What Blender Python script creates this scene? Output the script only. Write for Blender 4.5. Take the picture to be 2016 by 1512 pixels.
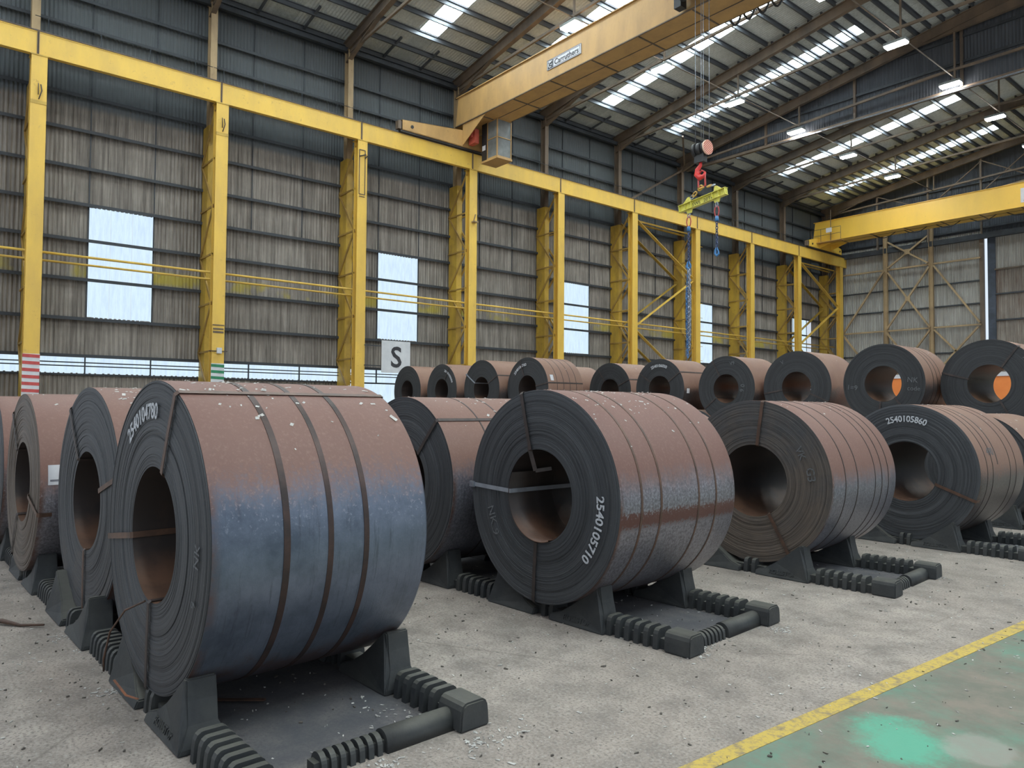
import bpy, bmesh, math, random
from mathutils import Vector, Matrix
random.seed(7)
PI = math.pi
S = bpy.context.scene
COL = S.collection
for o in list(bpy.data.objects):
    bpy.data.objects.remove(o)

# ------------------------------------------------------------------ camera
cam_d = bpy.data.cameras.new('camera')
cam = bpy.data.objects.new('camera', cam_d)
COL.objects.link(cam)
YAW, PITCH, ROLL, FPX = 8.79873772e-01, 3.21904948e-02, 7.25441202e-03, 1439.78589
fw = Vector((-math.sin(YAW) * math.cos(PITCH), math.cos(YAW) * math.cos(PITCH), math.sin(PITCH)))
rt = Vector((math.cos(YAW), math.sin(YAW), 0))
up = rt.cross(fw)
r2 = rt * math.cos(ROLL) + up * math.sin(ROLL)
u2 = -rt * math.sin(ROLL) + up * math.cos(ROLL)
cam.matrix_world = Matrix(((r2.x, u2.x, -fw.x, 0), (r2.y, u2.y, -fw.y, 0), (r2.z, u2.z, -fw.z, 1.72), (0, 0, 0, 1)))
cam_d.sensor_fit = 'HORIZONTAL'
cam_d.sensor_width = 36
cam_d.lens = 36 * FPX / 2016
cam_d.clip_start = 0.05
cam_d.clip_end = 300
S.camera = cam

# ------------------------------------------------------------------ light and exposure
world = bpy.data.worlds.new('daylight')
S.world = world
world.use_nodes = True
wb = world.node_tree.nodes['Background']
wb.inputs[0].default_value = (0.80, 0.89, 1.0, 1)
wb.inputs[1].default_value = 0.80
ROOFLIGHT_E = 24.0
WINDOW_E = 1.04
LAMP_E = 90.0
S.view_settings.view_transform = 'Standard'
S.view_settings.look = 'None'
S.view_settings.gamma = 1
S.view_settings.use_curve_mapping = False
S.view_settings.exposure = 0.0

# ------------------------------------------------------------------ materials
def new_mat(name):
    m = bpy.data.materials.new(name)
    m.use_nodes = True
    nt = m.node_tree
    b = nt.nodes['Principled BSDF']
    return m, nt, b

class N:
    """small node helper"""
    def __init__(s, nt): s.nt = nt
    def n(s, t, **k):
        x = s.nt.nodes.new(t)
        for a, v in k.items(): setattr(x, a, v)
        return x
    def l(s, a, b): s.nt.links.new(a, b)
    def coord(s, kind='Object'):
        return s.n('ShaderNodeTexCoord').outputs[kind]
    def pos(s): return s.n('ShaderNodeNewGeometry').outputs['Position']
    def mapping(s, v, scale=(1, 1, 1), rot=(0, 0, 0), loc=(0, 0, 0)):
        m = s.n('ShaderNodeMapping')
        s.l(v, m.inputs[0])
        m.inputs['Location'].default_value = loc
        m.inputs['Rotation'].default_value = rot
        m.inputs['Scale'].default_value = scale
        return m.outputs[0]
    def noise(s, v, scale, detail=4, rough=0.6, dist=0):
        x = s.n('ShaderNodeTexNoise')
        if v is not None: s.l(v, x.inputs['Vector'])
        x.inputs['Scale'].default_value = scale
        x.inputs['Detail'].default_value = detail
        x.inputs['Roughness'].default_value = rough
        x.inputs['Distortion'].default_value = dist
        return x.outputs[0]
    def ramp(s, f, pts, interp='LINEAR'):
        r = s.n('ShaderNodeValToRGB')
        s.l(f, r.inputs[0])
        cr = r.color_ramp
        cr.interpolation = interp
        while len(cr.elements) < len(pts): cr.elements.new(0.5)
        for e, (p, c) in zip(cr.elements, pts):
            e.position = p
            e.color = c if len(c) == 4 else (*c, 1)
        return r.outputs[0]
    def mix(s, f, a, b, mode='MIX'):
        m = s.n('ShaderNodeMix', data_type='RGBA', blend_type=mode)
        for sock, v in ((m.inputs['Factor'], f), (m.inputs[6], a), (m.inputs[7], b)):
            if isinstance(v, (int, float)): sock.default_value = v
            elif isinstance(v, tuple): sock.default_value = v if len(v) == 4 else (*v, 1)
            else: s.l(v, sock)
        return m.outputs[2]
    def math(s, op, a, b=0.0, c=0.0, clamp=False):
        m = s.n('ShaderNodeMath', operation=op, use_clamp=clamp)
        for i, v in enumerate((a, b, c)):
            if isinstance(v, (int, float)): m.inputs[i].default_value = v
            else: s.l(v, m.inputs[i])
        return m.outputs[0]
    def smooth(s, v, a, b):
        m = s.n('ShaderNodeMapRange', interpolation_type='SMOOTHSTEP')
        s.l(v, m.inputs[0])
        m.inputs[1].default_value = a
        m.inputs[2].default_value = b
        return m.outputs[0]
    def sep(s, v):
        x = s.n('ShaderNodeSeparateXYZ')
        s.l(v, x.inputs[0])
        return x.outputs
    def bump(s, h, strength, dist=0.01):
        b = s.n('ShaderNodeBump')
        s.l(h, b.inputs['Height'])
        b.inputs['Strength'].default_value = strength
        b.inputs['Distance'].default_value = dist
        return b.outputs[0]

def band(g, v, a, b, soft):
    return g.math('MULTIPLY', g.smooth(v, a - soft, a + soft), g.math('SUBTRACT', 1.0, g.smooth(v, b - soft, b + soft)))

def mat_simple(name, base, dark, scale=3.0, rough=0.6, metal=0.0, amt=(0.35, 0.7), spec=0.5, bump=0.0, stretch=(1, 1, 1), world_c=False):
    m, nt, b = new_mat(name)
    g = N(nt)
    v = g.mapping(g.pos() if world_c else g.coord(), scale=stretch)
    f = g.ramp(g.noise(v, scale, 6, 0.65), [(amt[0], (0, 0, 0)), (amt[1], (1, 1, 1))])
    g.l(g.mix(f, dark, base), b.inputs['Base Color'])
    b.inputs['Roughness'].default_value = rough
    b.inputs['Metallic'].default_value = metal
    b.inputs['Specular IOR Level'].default_value = spec
    if bump:
        g.l(g.bump(g.noise(v, scale * 8, 3), bump), b.inputs['Normal'])
    return m

def mat_emit(name, col, strength, ribs=None):
    m, nt, b = new_mat(name)
    g = N(nt)
    nt.nodes.remove(b)
    e = g.n('ShaderNodeEmission')
    e.inputs[1].default_value = strength
    e.inputs[0].default_value = (*col, 1)
    if ribs:
        v = g.mapping(g.pos(), scale=(1, 1, 0.15))
        f = g.ramp(g.noise(v, 9, 4, 0.7), [(0.3, (0.60, 0.76, 0.95)), (0.6, col)])
        g.l(f, e.inputs[0])
    g.l(e.outputs[0], nt.nodes['Material Output'].inputs[0])
    return m

M = {}
# concrete floor with dark dust under the cradles and worn green paint by the aisle
def floor_material():
    m, nt, b = new_mat('concrete')
    g = N(nt)
    p = g.pos()
    big = g.noise(p, 0.55, 5, 0.6)
    mid = g.noise(p, 3.2, 6, 0.7)
    fine = g.noise(p, 55, 4, 0.7)
    c = g.ramp(big, [(0.3, (0.315, 0.265, 0.225)), (0.7, (0.44, 0.38, 0.33))])
    c = g.mix(g.ramp(mid, [(0.35, (1, 1, 1)), (0.6, (0, 0, 0))]), c, (0.23, 0.20, 0.175))
    c = g.mix(g.ramp(fine, [(0.36, (1, 1, 1)), (0.5, (0, 0, 0))]), c, (0.19, 0.17, 0.15))
    c = g.mix(g.ramp(fine, [(0.56, (0, 0, 0)), (0.72, (1, 1, 1))]), c, (0.42, 0.40, 0.37))
    x, y, z = g.sep(p)[0:3]
    # cracks
    vo = g.n('ShaderNodeTexVoronoi', feature='DISTANCE_TO_EDGE')
    g.l(g.mapping(g.n('ShaderNodeVectorMath', operation='ADD').outputs[0] if False else p, scale=(0.6, 0.35, 1)), vo.inputs['Vector'])
    vo.inputs['Scale'].default_value = 1.0
    crack = g.ramp(vo.outputs['Distance'], [(0.0, (1, 1, 1)), (0.006, (0, 0, 0))])
    # aisle paint: right of the yellow line
    u = g.math('SUBTRACT', x, g.math('ADD', g.math('MULTIPLY', y, 0.0535), -2.30))
    aisle = g.smooth(g.math('ADD', u, g.math('MULTIPLY', g.math('SUBTRACT', mid, 0.5), 0.06)), 0.0, 0.02)
    wn = g.noise(g.mapping(p, loc=(3.1, 1.7, 0)), 1.1, 7, 0.72)
    wear = g.ramp(wn, [(0.42, (0, 0, 0)), (0.60, (1, 1, 1))])
    green = g.mix(g.ramp(g.noise(p, 7, 6, 0.7), [(0.4, (0, 0, 0)), (0.7, (1, 1, 1))]), (0.17, 0.215, 0.165), (0.12, 0.285, 0.205))
    worn = g.mix(g.ramp(mid, [(0.4, (0, 0, 0)), (0.62, (1, 1, 1))]), (0.17, 0.17, 0.135), (0.235, 0.205, 0.165))
    gp = g.mix(g.math('MULTIPLY', wear, 0.9), worn, green)
    spot = g.n('ShaderNodeVectorMath', operation='DISTANCE')
    g.l(g.mapping(p, scale=(1, 1, 0)), spot.inputs[0])
    spot.inputs[1].default_value = (-1.65, 4.05, 0)
    sf = g.smooth(g.math('ADD', spot.outputs['Value'], g.math('ADD', g.math('MULTIPLY', wn, 0.9), g.math('MULTIPLY', fine, 0.2))), 0.86, 0.62)
    gp = g.mix(g.math('MULTIPLY', sf, 0.85), gp, (0.11, 0.40, 0.27))
    sp2 = g.n('ShaderNodeVectorMath', operation='DISTANCE')
    g.l(g.mapping(p, scale=(1, 1, 0)), sp2.inputs[0])
    sp2.inputs[1].default_value = (-1.38, 4.25, 0)
    gp = g.mix(g.math('MULTIPLY', g.smooth(g.math('ADD', sp2.outputs['Value'], g.math('MULTIPLY', mid, 0.3)), 0.36, 0.28), 0.6), gp, (0.33, 0.31, 0.27))
    c = g.mix(aisle, c, gp)
    c = g.mix(g.math('MULTIPLY', crack, g.ramp(big, [(0.5, (0, 0, 0)), (0.62, (0.35,) * 3)])), c, (0.08, 0.07, 0.06))
    # dark scale dust gathered inside each cradle
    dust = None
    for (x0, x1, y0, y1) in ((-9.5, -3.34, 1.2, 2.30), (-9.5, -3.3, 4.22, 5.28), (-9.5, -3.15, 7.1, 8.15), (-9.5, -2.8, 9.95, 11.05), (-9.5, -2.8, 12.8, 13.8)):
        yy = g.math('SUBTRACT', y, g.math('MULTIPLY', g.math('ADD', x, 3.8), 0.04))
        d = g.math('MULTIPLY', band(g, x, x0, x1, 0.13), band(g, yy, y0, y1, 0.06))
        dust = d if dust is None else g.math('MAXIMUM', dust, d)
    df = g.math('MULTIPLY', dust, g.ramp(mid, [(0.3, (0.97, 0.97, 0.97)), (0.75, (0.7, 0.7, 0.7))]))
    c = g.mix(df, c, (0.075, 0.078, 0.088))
    g.l(c, b.inputs['Base Color'])
    b.inputs['Roughness'].default_value = 0.82
    b.inputs['Specular IOR Level'].default_value = 0.25
    g.l(g.bump(g.math('ADD', fine, g.math('MULTIPLY', mid, 0.6)), 0.35, 0.006), b.inputs['Normal'])
    return m
M['floor'] = floor_material()

def cladding_material(name, light, darkc, yellow=True, shade_z=None, rust=0.0):
    m, nt, b = new_mat(name)
    g = N(nt)
    p = g.pos()
    x, y, z = g.sep(p)[0:3]
    st = g.noise(g.mapping(p, scale=(9, 9, 0.35)), 1.0, 6, 0.7)
    bl = g.noise(p, 0.9, 4, 0.6)
    c = g.mix(g.ramp(st, [(0.34, (0, 0, 0)), (0.62, (1, 1, 1))]), darkc, light)
    c = g.mix(g.ramp(bl, [(0.35, (0.35, 0.35, 0.35)), (0.6, (0, 0, 0))]), c, darkc)
    if yellow:
        yb = band(g, z, 6.50, 7.0, 0.12)
        yn = g.ramp(g.noise(g.mapping(p, scale=(1, 0.8, 0.5)), 1.0, 3, 0.6), [(0.46, (0, 0, 0)), (0.58, (0.8, 0.8, 0.8))])
        c = g.mix(g.math('MULTIPLY', yb, yn), c, (0.42, 0.34, 0.05))
    if shade_z:
        c = g.mix(g.smooth(z, shade_z - 0.15, shade_z + 0.15), c, (0.115, 0.125, 0.13))  # dimness of the upper wall painted into the sheet colour
    if rust:
        rf = g.ramp(g.noise(g.mapping(p, scale=(0.8, 0.8, 0.12)), 1.6, 5, 0.7), [(0.5, (0, 0, 0)), (0.7, (rust, rust, rust))])
        c = g.mix(rf, c, (0.13, 0.065, 0.04))
    g.l(c, b.inputs['Base Color'])
    b.inputs['Roughness'].default_value = 0.8
    b.inputs['Specular IOR Level'].default_value = 0.2
    return m
M['cladding'] = cladding_material('cement_cladding', (0.36, 0.325, 0.285), (0.125, 0.11, 0.095), shade_z=12.9)
M['end_cladding'] = cladding_material('end_cladding', (0.42, 0.41, 0.375), (0.24, 0.225, 0.205), yellow=False, rust=0.0)
M['door_cladding'] = cladding_material('door_cladding', (0.34, 0.31, 0.27), (0.16, 0.13, 0.11), yellow=False, rust=0.8)
M['roof'] = cladding_material('roof_sheet', (0.56, 0.59, 0.58), (0.42, 0.44, 0.43), yellow=False)
M['curtain'] = cladding_material('curtain_sheet', (0.085, 0.092, 0.105), (0.055, 0.06, 0.07), yellow=False)
M['girt'] = mat_simple('girt_steel', (0.045, 0.052, 0.062), (0.022, 0.025, 0.03), 2.0, 0.6)
M['purlin'] = mat_simple('purlin_steel', (0.13, 0.14, 0.155), (0.07, 0.075, 0.085), 1.5, 0.45, 0.3)

def mat_yellow(name, col, dirt, rust, dirt_amt=0.5, rough=0.5):
    m, nt, b = new_mat(name)
    g = N(nt)
    p = g.pos()
    a = g.noise(g.mapping(p, scale=(1, 1, 0.35)), 1.3, 6, 0.65)
    c = g.mix(g.ramp(a, [(0.36, (dirt_amt,) * 3), (0.6, (0, 0, 0))]), col, dirt)
    r = g.noise(p, 5.0, 6, 0.75)
    c = g.mix(g.ramp(r, [(0.60, (0, 0, 0)), (0.72, (0.7, 0.7, 0.7))]), c, rust)
    g.l(c, b.inputs['Base Color'])
    b.inputs['Roughness'].default_value = rough
    return m
M['yellow'] = mat_yellow('runway_yellow', (0.72, 0.46, 0.075), (0.52, 0.33, 0.08), (0.33, 0.18, 0.06))
M['yellow_old'] = mat_yellow('aged_yellow', (0.56, 0.36, 0.05), (0.30, 0.19, 0.045), (0.13, 0.075, 0.03), 0.8)
M['brace'] = mat_yellow('shaded_yellow_brace', (0.40, 0.25, 0.06), (0.22, 0.13, 0.04), (0.12, 0.07, 0.03), 0.8)  # yellow darkened to paint in the brownish shadow on the braces
M['rust_steel'] = mat_yellow('rusty_frame', (0.155, 0.11, 0.075), (0.085, 0.066, 0.052), (0.09, 0.055, 0.035), 0.9, 0.7)
M['post'] = mat_yellow('faded_post', (0.40, 0.285, 0.155), (0.25, 0.175, 0.10), (0.12, 0.07, 0.04), 0.8, 0.7)
M['crane'] = mat_yellow('crane_orange_yellow', (0.50, 0.295, 0.105), (0.36, 0.215, 0.085), (0.27, 0.15, 0.06), 0.7, 0.55)
M['crane_new'] = mat_yellow('crane_bright_yellow', (0.80, 0.50, 0.07), (0.68, 0.42, 0.07), (0.50, 0.30, 0.06), 0.4, 0.35)
M['beam_lime'] = mat_simple('lime_yellow_paint', (0.80, 0.75, 0.14), (0.55, 0.50, 0.09), 6, 0.45)
M['rail'] = mat_simple('rail_steel', (0.10, 0.075, 0.06), (0.06, 0.045, 0.04), 3, 0.5, 0.4)
M['black'] = mat_simple('black_steel', (0.03, 0.03, 0.032), (0.015, 0.015, 0.016), 5, 0.5)
def rubber_material():
    m, nt, b = new_mat('black_rubber')
    g = N(nt)
    p = g.pos()
    n1 = g.noise(p, 5, 6, 0.65)
    c = g.mix(g.ramp(n1, [(0.3, (0, 0, 0)), (0.75, (1, 1, 1))]), (0.028, 0.031, 0.034), (0.052, 0.056, 0.058))
    nz = g.sep(g.n('ShaderNodeNewGeometry').outputs['Normal'])[2]
    d = g.math('MULTIPLY', g.smooth(nz, 0.25, 0.95), g.ramp(n1, [(0.25, (0.35,) * 3), (0.7, (0.85,) * 3)]))
    c = g.mix(g.math('MULTIPLY', g.ramp(g.noise(p, 2.0, 5, 0.7), [(0.4, (0, 0, 0)), (0.7, (0.5,) * 3)]), 0.8), c, (0.10, 0.098, 0.085))
    c = g.mix(d, c, (0.125, 0.12, 0.10))          # settled dust on upward faces
    g.l(c, b.inputs['Base Color'])
    b.inputs['Roughness'].default_value = 0.62
    b.inputs['Specular IOR Level'].default_value = 0.35
    g.l(g.bump(g.noise(p, 40, 3), 0.12), b.inputs['Normal'])
    return m
M['rubber'] = rubber_material()
M['grey'] = mat_simple('grey_panel', (0.22, 0.235, 0.23), (0.13, 0.14, 0.14), 2.0, 0.6)
M['white'] = mat_simple('white_board', (0.62, 0.63, 0.64), (0.52, 0.53, 0.55), 2.0, 0.6)
M['letter'] = mat_simple('black_letter', (0.035, 0.035, 0.04), (0.025, 0.025, 0.03), 3, 0.6)
M['red'] = mat_simple('red_paint', (0.55, 0.08, 0.07), (0.40, 0.05, 0.05), 4, 0.5)
M['hookred'] = mat_simple('hook_red', (0.80, 0.06, 0.05), (0.55, 0.03, 0.03), 4, 0.4)
M['green'] = mat_simple('green_paint', (0.03, 0.24, 0.11), (0.02, 0.17, 0.08), 4, 0.5)
M['blue'] = mat_simple('blue_alloy', (0.07, 0.26, 0.55), (0.04, 0.15, 0.35), 9, 0.4)
M['gold'] = mat_simple('gold_alloy', (0.62, 0.38, 0.07), (0.40, 0.24, 0.05), 9, 0.4, 0.3)
M['zinc'] = mat_simple('zinc_chain', (0.42, 0.45, 0.50), (0.20, 0.22, 0.26), 12, 0.4, 0.6)
M['chain_blue'] = mat_simple('dark_blue_chain', (0.07, 0.10, 0.20), (0.04, 0.05, 0.10), 12, 0.4, 0.4)
M['salmon'] = mat_simple('salmon_red', (0.62, 0.13, 0.08), (0.52, 0.10, 0.07), 5, 0.5)
M['cream'] = mat_simple('cream_stripe', (0.88, 0.62, 0.47), (0.78, 0.52, 0.40), 5, 0.5)
M['orange'] = mat_simple('orange_tarpaulin', (0.85, 0.26, 0.06), (0.76, 0.22, 0.05), 2, 0.5)
M['strap_rust'] = mat_simple('rusty_strap', (0.16, 0.085, 0.055), (0.07, 0.045, 0.035), 8, 0.5, 0.2)
M['strap_dark'] = mat_simple('dark_strap', (0.075, 0.055, 0.05), (0.035, 0.028, 0.026), 8, 0.5, 0.2)
M['band_brown'] = mat_simple('brown_band', (0.085, 0.045, 0.036), (0.03, 0.022, 0.021), 5, 0.5, 0.2)
M['strap_zinc'] = mat_simple('galvanised_strap', (0.40, 0.43, 0.48), (0.30, 0.32, 0.36), 8, 0.4, 0.3)
M['paper'] = mat_simple('paper_label', (0.66, 0.66, 0.68), (0.58, 0.58, 0.60), 6, 0.7)
M['ink'] = mat_simple('grey_print', (0.22, 0.22, 0.25), (0.16, 0.16, 0.18), 6, 0.7)
M['stencil'] = mat_simple('white_stencil_paint', (0.60, 0.62, 0.65), (0.34, 0.35, 0.38), 60, 0.8, amt=(0.36, 0.55))
M['chalk'] = mat_simple('faint_chalk', (0.19, 0.20, 0.21), (0.075, 0.078, 0.082), 70, 0.9, amt=(0.35, 0.65))
M['flake'] = mat_simple('paint_flake', (0.68, 0.66, 0.62), (0.42, 0.40, 0.37), 30, 0.8, world_c=True)
M['rubble'] = mat_simple('dark_grit', (0.16, 0.14, 0.12), (0.08, 0.07, 0.06), 30, 0.9, world_c=True)
M['line'] = None
def line_material():
    m, nt, b = new_mat('worn_yellow_line')
    g = N(nt)
    p = g.pos()
    a = g.noise(p, 9, 7, 0.75)
    w = g.ramp(a, [(0.36, (0, 0, 0)), (0.5, (1, 1, 1))])
    w = g.math('MULTIPLY', w, g.ramp(g.noise(p, 38, 4, 0.7), [(0.36, (0.35,) * 3), (0.5, (1,) * 3)]))
    c = g.mix(w, (0.24, 0.19, 0.12), (0.54, 0.385, 0.075))
    g.l(c, b.inputs['Base Color'])
    b.inputs['Roughness'].default_value = 0.75
    g.l(g.bump(g.noise(p, 60, 3), 0.3, 0.004), b.inputs['Normal'])
    return m
M['line'] = line_material()
M['rooflight'] = mat_emit('translucent_rooflight', (0.80, 0.95, 1.0), ROOFLIGHT_E)
M['window'] = mat_emit('translucent_window', (0.72, 0.90, 1.0), WINDOW_E, ribs=True)
M['slit'] = mat_emit('daylight_slit', (0.78, 0.88, 1.0), 1.0)
M['lamp'] = mat_emit('led_lens', (1.0, 0.97, 0.92), LAMP_E)

# coil materials; per-object colour carries (scale line height, rustiness with flank shade, blueness, unused)
def coil_body_material():
    m, nt, b = new_mat('hot_rolled_outer_wrap')
    g = N(nt)
    p = g.coord()
    oi = g.n('ShaderNodeObjectInfo')
    cs = g.n('ShaderNodeSeparateColor')
    g.l(oi.outputs['Color'], cs.inputs[0])
    line, rusty, blue = cs.outputs[0], cs.outputs[1], cs.outputs[2]
    alpha = oi.outputs['Alpha']
    x, y, z = g.sep(p)[0:3]
    off = g.n('ShaderNodeVectorMath', operation='ADD')
    g.l(p, off.inputs[0])
    g.l(oi.outputs['Location'], off.inputs[1])
    q = off.outputs[0]
    n1 = g.noise(q, 2.2, 6, 0.7)
    n2 = g.noise(q, 45, 5, 0.75)
    n3 = g.noise(g.mapping(q, scale=(1, 7, 1)), 3.0, 5, 0.7)
    # height of the rust / mill scale boundary: line in [0,1] -> z in [-R, R]
    h = g.math('SUBTRACT', z, g.math('MULTIPLY', g.math('SUBTRACT', line, 0.5), 1.8))
    h = g.math('ADD', h, g.math('MULTIPLY', g.math('SUBTRACT', n1, 0.5), 0.30))
    h = g.math('ADD', h, g.math('MULTIPLY', g.math('SUBTRACT', n2, 0.5), 0.34))
    h = g.math('ADD', h, g.math('MULTIPLY', g.math('SUBTRACT', n3, 0.5), 0.16))
    rf = g.smooth(h, -0.12, 0.15)
    rustc = g.mix(rusty, (0.195, 0.098, 0.078), (0.255, 0.148, 0.10))
    rustc = g.mix(g.ramp(n1, [(0.4, (0, 0, 0)), (0.65, (0.45,) * 3)]), rustc, (0.185, 0.095, 0.075))
    rustc = g.mix(g.ramp(n2, [(0.52, (0, 0, 0)), (0.7, (0.5,) * 3)]), rustc, (0.29, 0.18, 0.148))
    scale_blue = g.mix(g.ramp(n1, [(0.35, (0, 0, 0)), (0.6, (1,) * 3)]), (0.10, 0.122, 0.165), (0.185, 0.215, 0.28))
    scale_grey = g.mix(g.ramp(n2, [(0.4, (0, 0, 0)), (0.6, (1,) * 3)]), (0.16, 0.15, 0.165), (0.30, 0.29, 0.32))
    sc = g.mix(blue, scale_grey, scale_blue)
    # drips and pits running round the wrap
    dr = g.ramp(g.noise(g.mapping(q, scale=(1, 16, 1)), 2.4, 5, 0.8), [(0.55, (0, 0, 0)), (0.68, (0.4,) * 3)])
    sc = g.mix(dr, sc, (0.035, 0.035, 0.042))
    # rust at lower patches and at the edge
    lo = g.ramp(g.math('ADD', g.math('MULTIPLY', z, -0.9), g.math('SUBTRACT', n1, 0.85)), [(0.22, (0, 0, 0)), (0.36, (0.7,) * 3)])
    sc = g.mix(lo, sc, (0.12, 0.058, 0.038))
    ed = g.math('MULTIPLY', g.math('SUBTRACT', 1.0, g.smooth(y, 0.0, 0.06)), g.ramp(n1, [(0.36, (0, 0, 0)), (0.52, (0.85,) * 3)]))
    sc = g.mix(ed, sc, (0.14, 0.07, 0.045))
    bz = g.math('ABSOLUTE', g.math('ADD', g.math('ADD', z, 0.12), g.math('MULTIPLY', g.math('SUBTRACT', n2, 0.5), 0.22)))
    bm_ = g.math('MULTIPLY', alpha, g.math('SUBTRACT', 1.0, g.smooth(bz, 0.035, 0.075)))
    sc = g.mix(bm_, sc, (0.15, 0.075, 0.065))
    spk = g.math('MULTIPLY', g.ramp(n2, [(0.56, (0, 0, 0)), (0.64, (1,) * 3)]), g.math('SUBTRACT', 1.0, g.smooth(g.math('ABSOLUTE', h), 0.0, 0.30)))
    sc = g.mix(g.math('MULTIPLY', spk, 0.5), sc, (0.42, 0.45, 0.52))
    sc = g.mix(g.math('MULTIPLY', g.smooth(rusty, 0.5, 0.9), 0.75), sc, (0.075, 0.058, 0.048))  # painted shade: darkens the lower flanks of the tan coils
    c = g.mix(rf, sc, rustc)
    g.l(c, b.inputs['Base Color'])
    g.l(g.math('ADD', g.math('MULTIPLY', rf, 0.25), 0.37), b.inputs['Roughness'])
    g.l(g.math('MULTIPLY', g.math('SUBTRACT', 1.0, rf), 0.6), b.inputs['Metallic'])
    b.inputs['Specular IOR Level'].default_value = 0.5
    g.l(g.bump(g.math('ADD', n2, g.math('MULTIPLY', n1, 2.0)), 0.30, 0.004), b.inputs['Normal'])
    return m
M['coil_body'] = coil_body_material()

def coil_face_material():
    m, nt, b = new_mat('coil_edge_wraps')
    g = N(nt)
    p = g.coord()
    oi = g.n('ShaderNodeObjectInfo')
    cs = g.n('ShaderNodeSeparateColor')
    g.l(oi.outputs['Color'], cs.inputs[0])
    x, y, z = g.sep(p)[0:3]
    r = g.math('SQRT', g.math('ADD', g.math('MULTIPLY', x, x), g.math('MULTIPLY', z, z)))
    cb = g.n('ShaderNodeCombineXYZ')
    g.l(r, cb.inputs[0])
    g.l(g.math('MULTIPLY', g.noise(p, 1.5, 2), 0.05), cb.inputs[1])
    g.l(g.math('MULTIPLY', oi.outputs['Random'], 9.0), cb.inputs[2])
    rings = g.noise(cb.outputs[0], 60, 5, 0.8)
    ringw = g.noise(cb.outputs[0], 9, 3, 0.7)
    n1 = g.noise(p, 3.0, 5, 0.65)
    n2 = g.noise(p, 60, 3, 0.7)
    c = g.mix(g.ramp(rings, [(0.35, (0, 0, 0)), (0.62, (1,) * 3)]), (0.026, 0.028, 0.031), (0.062, 0.065, 0.069))
    c = g.mix(g.ramp(ringw, [(0.42, (0.45,) * 3), (0.6, (0, 0, 0))]), c, (0.020, 0.021, 0.023))
    brown = g.mix(g.ramp(rings, [(0.35, (0, 0, 0)), (0.62, (1,) * 3)]), (0.05, 0.041, 0.034), (0.12, 0.094, 0.074))
    bf = g.math('ADD', g.math('MULTIPLY', g.math('SUBTRACT', n1, 0.5), 0.9), g.math('MULTIPLY', z, -0.25))
    bf = g.smooth(g.math('ADD', bf, g.math('SUBTRACT', g.math('MULTIPLY', cs.outputs[0], 1.6), 0.8)), -0.25, 0.45)
    c = g.mix(bf, c, brown)
    c = g.mix(g.ramp(n2, [(0.64, (0, 0, 0)), (0.72, (0.25,) * 3)]), c, (0.2, 0.18, 0.16))
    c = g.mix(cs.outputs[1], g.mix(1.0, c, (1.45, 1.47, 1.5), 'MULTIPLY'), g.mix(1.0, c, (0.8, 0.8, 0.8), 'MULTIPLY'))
    g.l(c, b.inputs['Base Color'])
    b.inputs['Roughness'].default_value = 0.55
    b.inputs['Metallic'].default_value = 0.15
    g.l(g.bump(g.math('ADD', rings, g.math('MULTIPLY', ringw, 1.5)), 0.55, 0.006), b.inputs['Normal'])
    return m
M['coil_face'] = coil_face_material()
M['bore0'] = mat_simple('rusty_bore', (0.10, 0.055, 0.036), (0.04, 0.027, 0.022), 2.5, 0.36, 0.2, amt=(0.3, 0.7), bump=0.1)

def bore_material():
    m, nt, b = new_mat('bore_steel')
    g = N(nt)
    p = g.coord()
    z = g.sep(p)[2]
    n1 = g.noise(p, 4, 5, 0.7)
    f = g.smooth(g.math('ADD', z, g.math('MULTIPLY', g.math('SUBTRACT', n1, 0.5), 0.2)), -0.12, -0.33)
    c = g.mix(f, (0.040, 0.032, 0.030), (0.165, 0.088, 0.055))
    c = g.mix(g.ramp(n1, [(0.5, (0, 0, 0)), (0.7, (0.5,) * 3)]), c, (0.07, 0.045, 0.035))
    g.l(c, b.inputs['Base Color'])
    b.inputs['Roughness'].default_value = 0.5
    b.inputs['Metallic'].default_value = 0.1
    return m
M['bore'] = bore_material()
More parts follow.
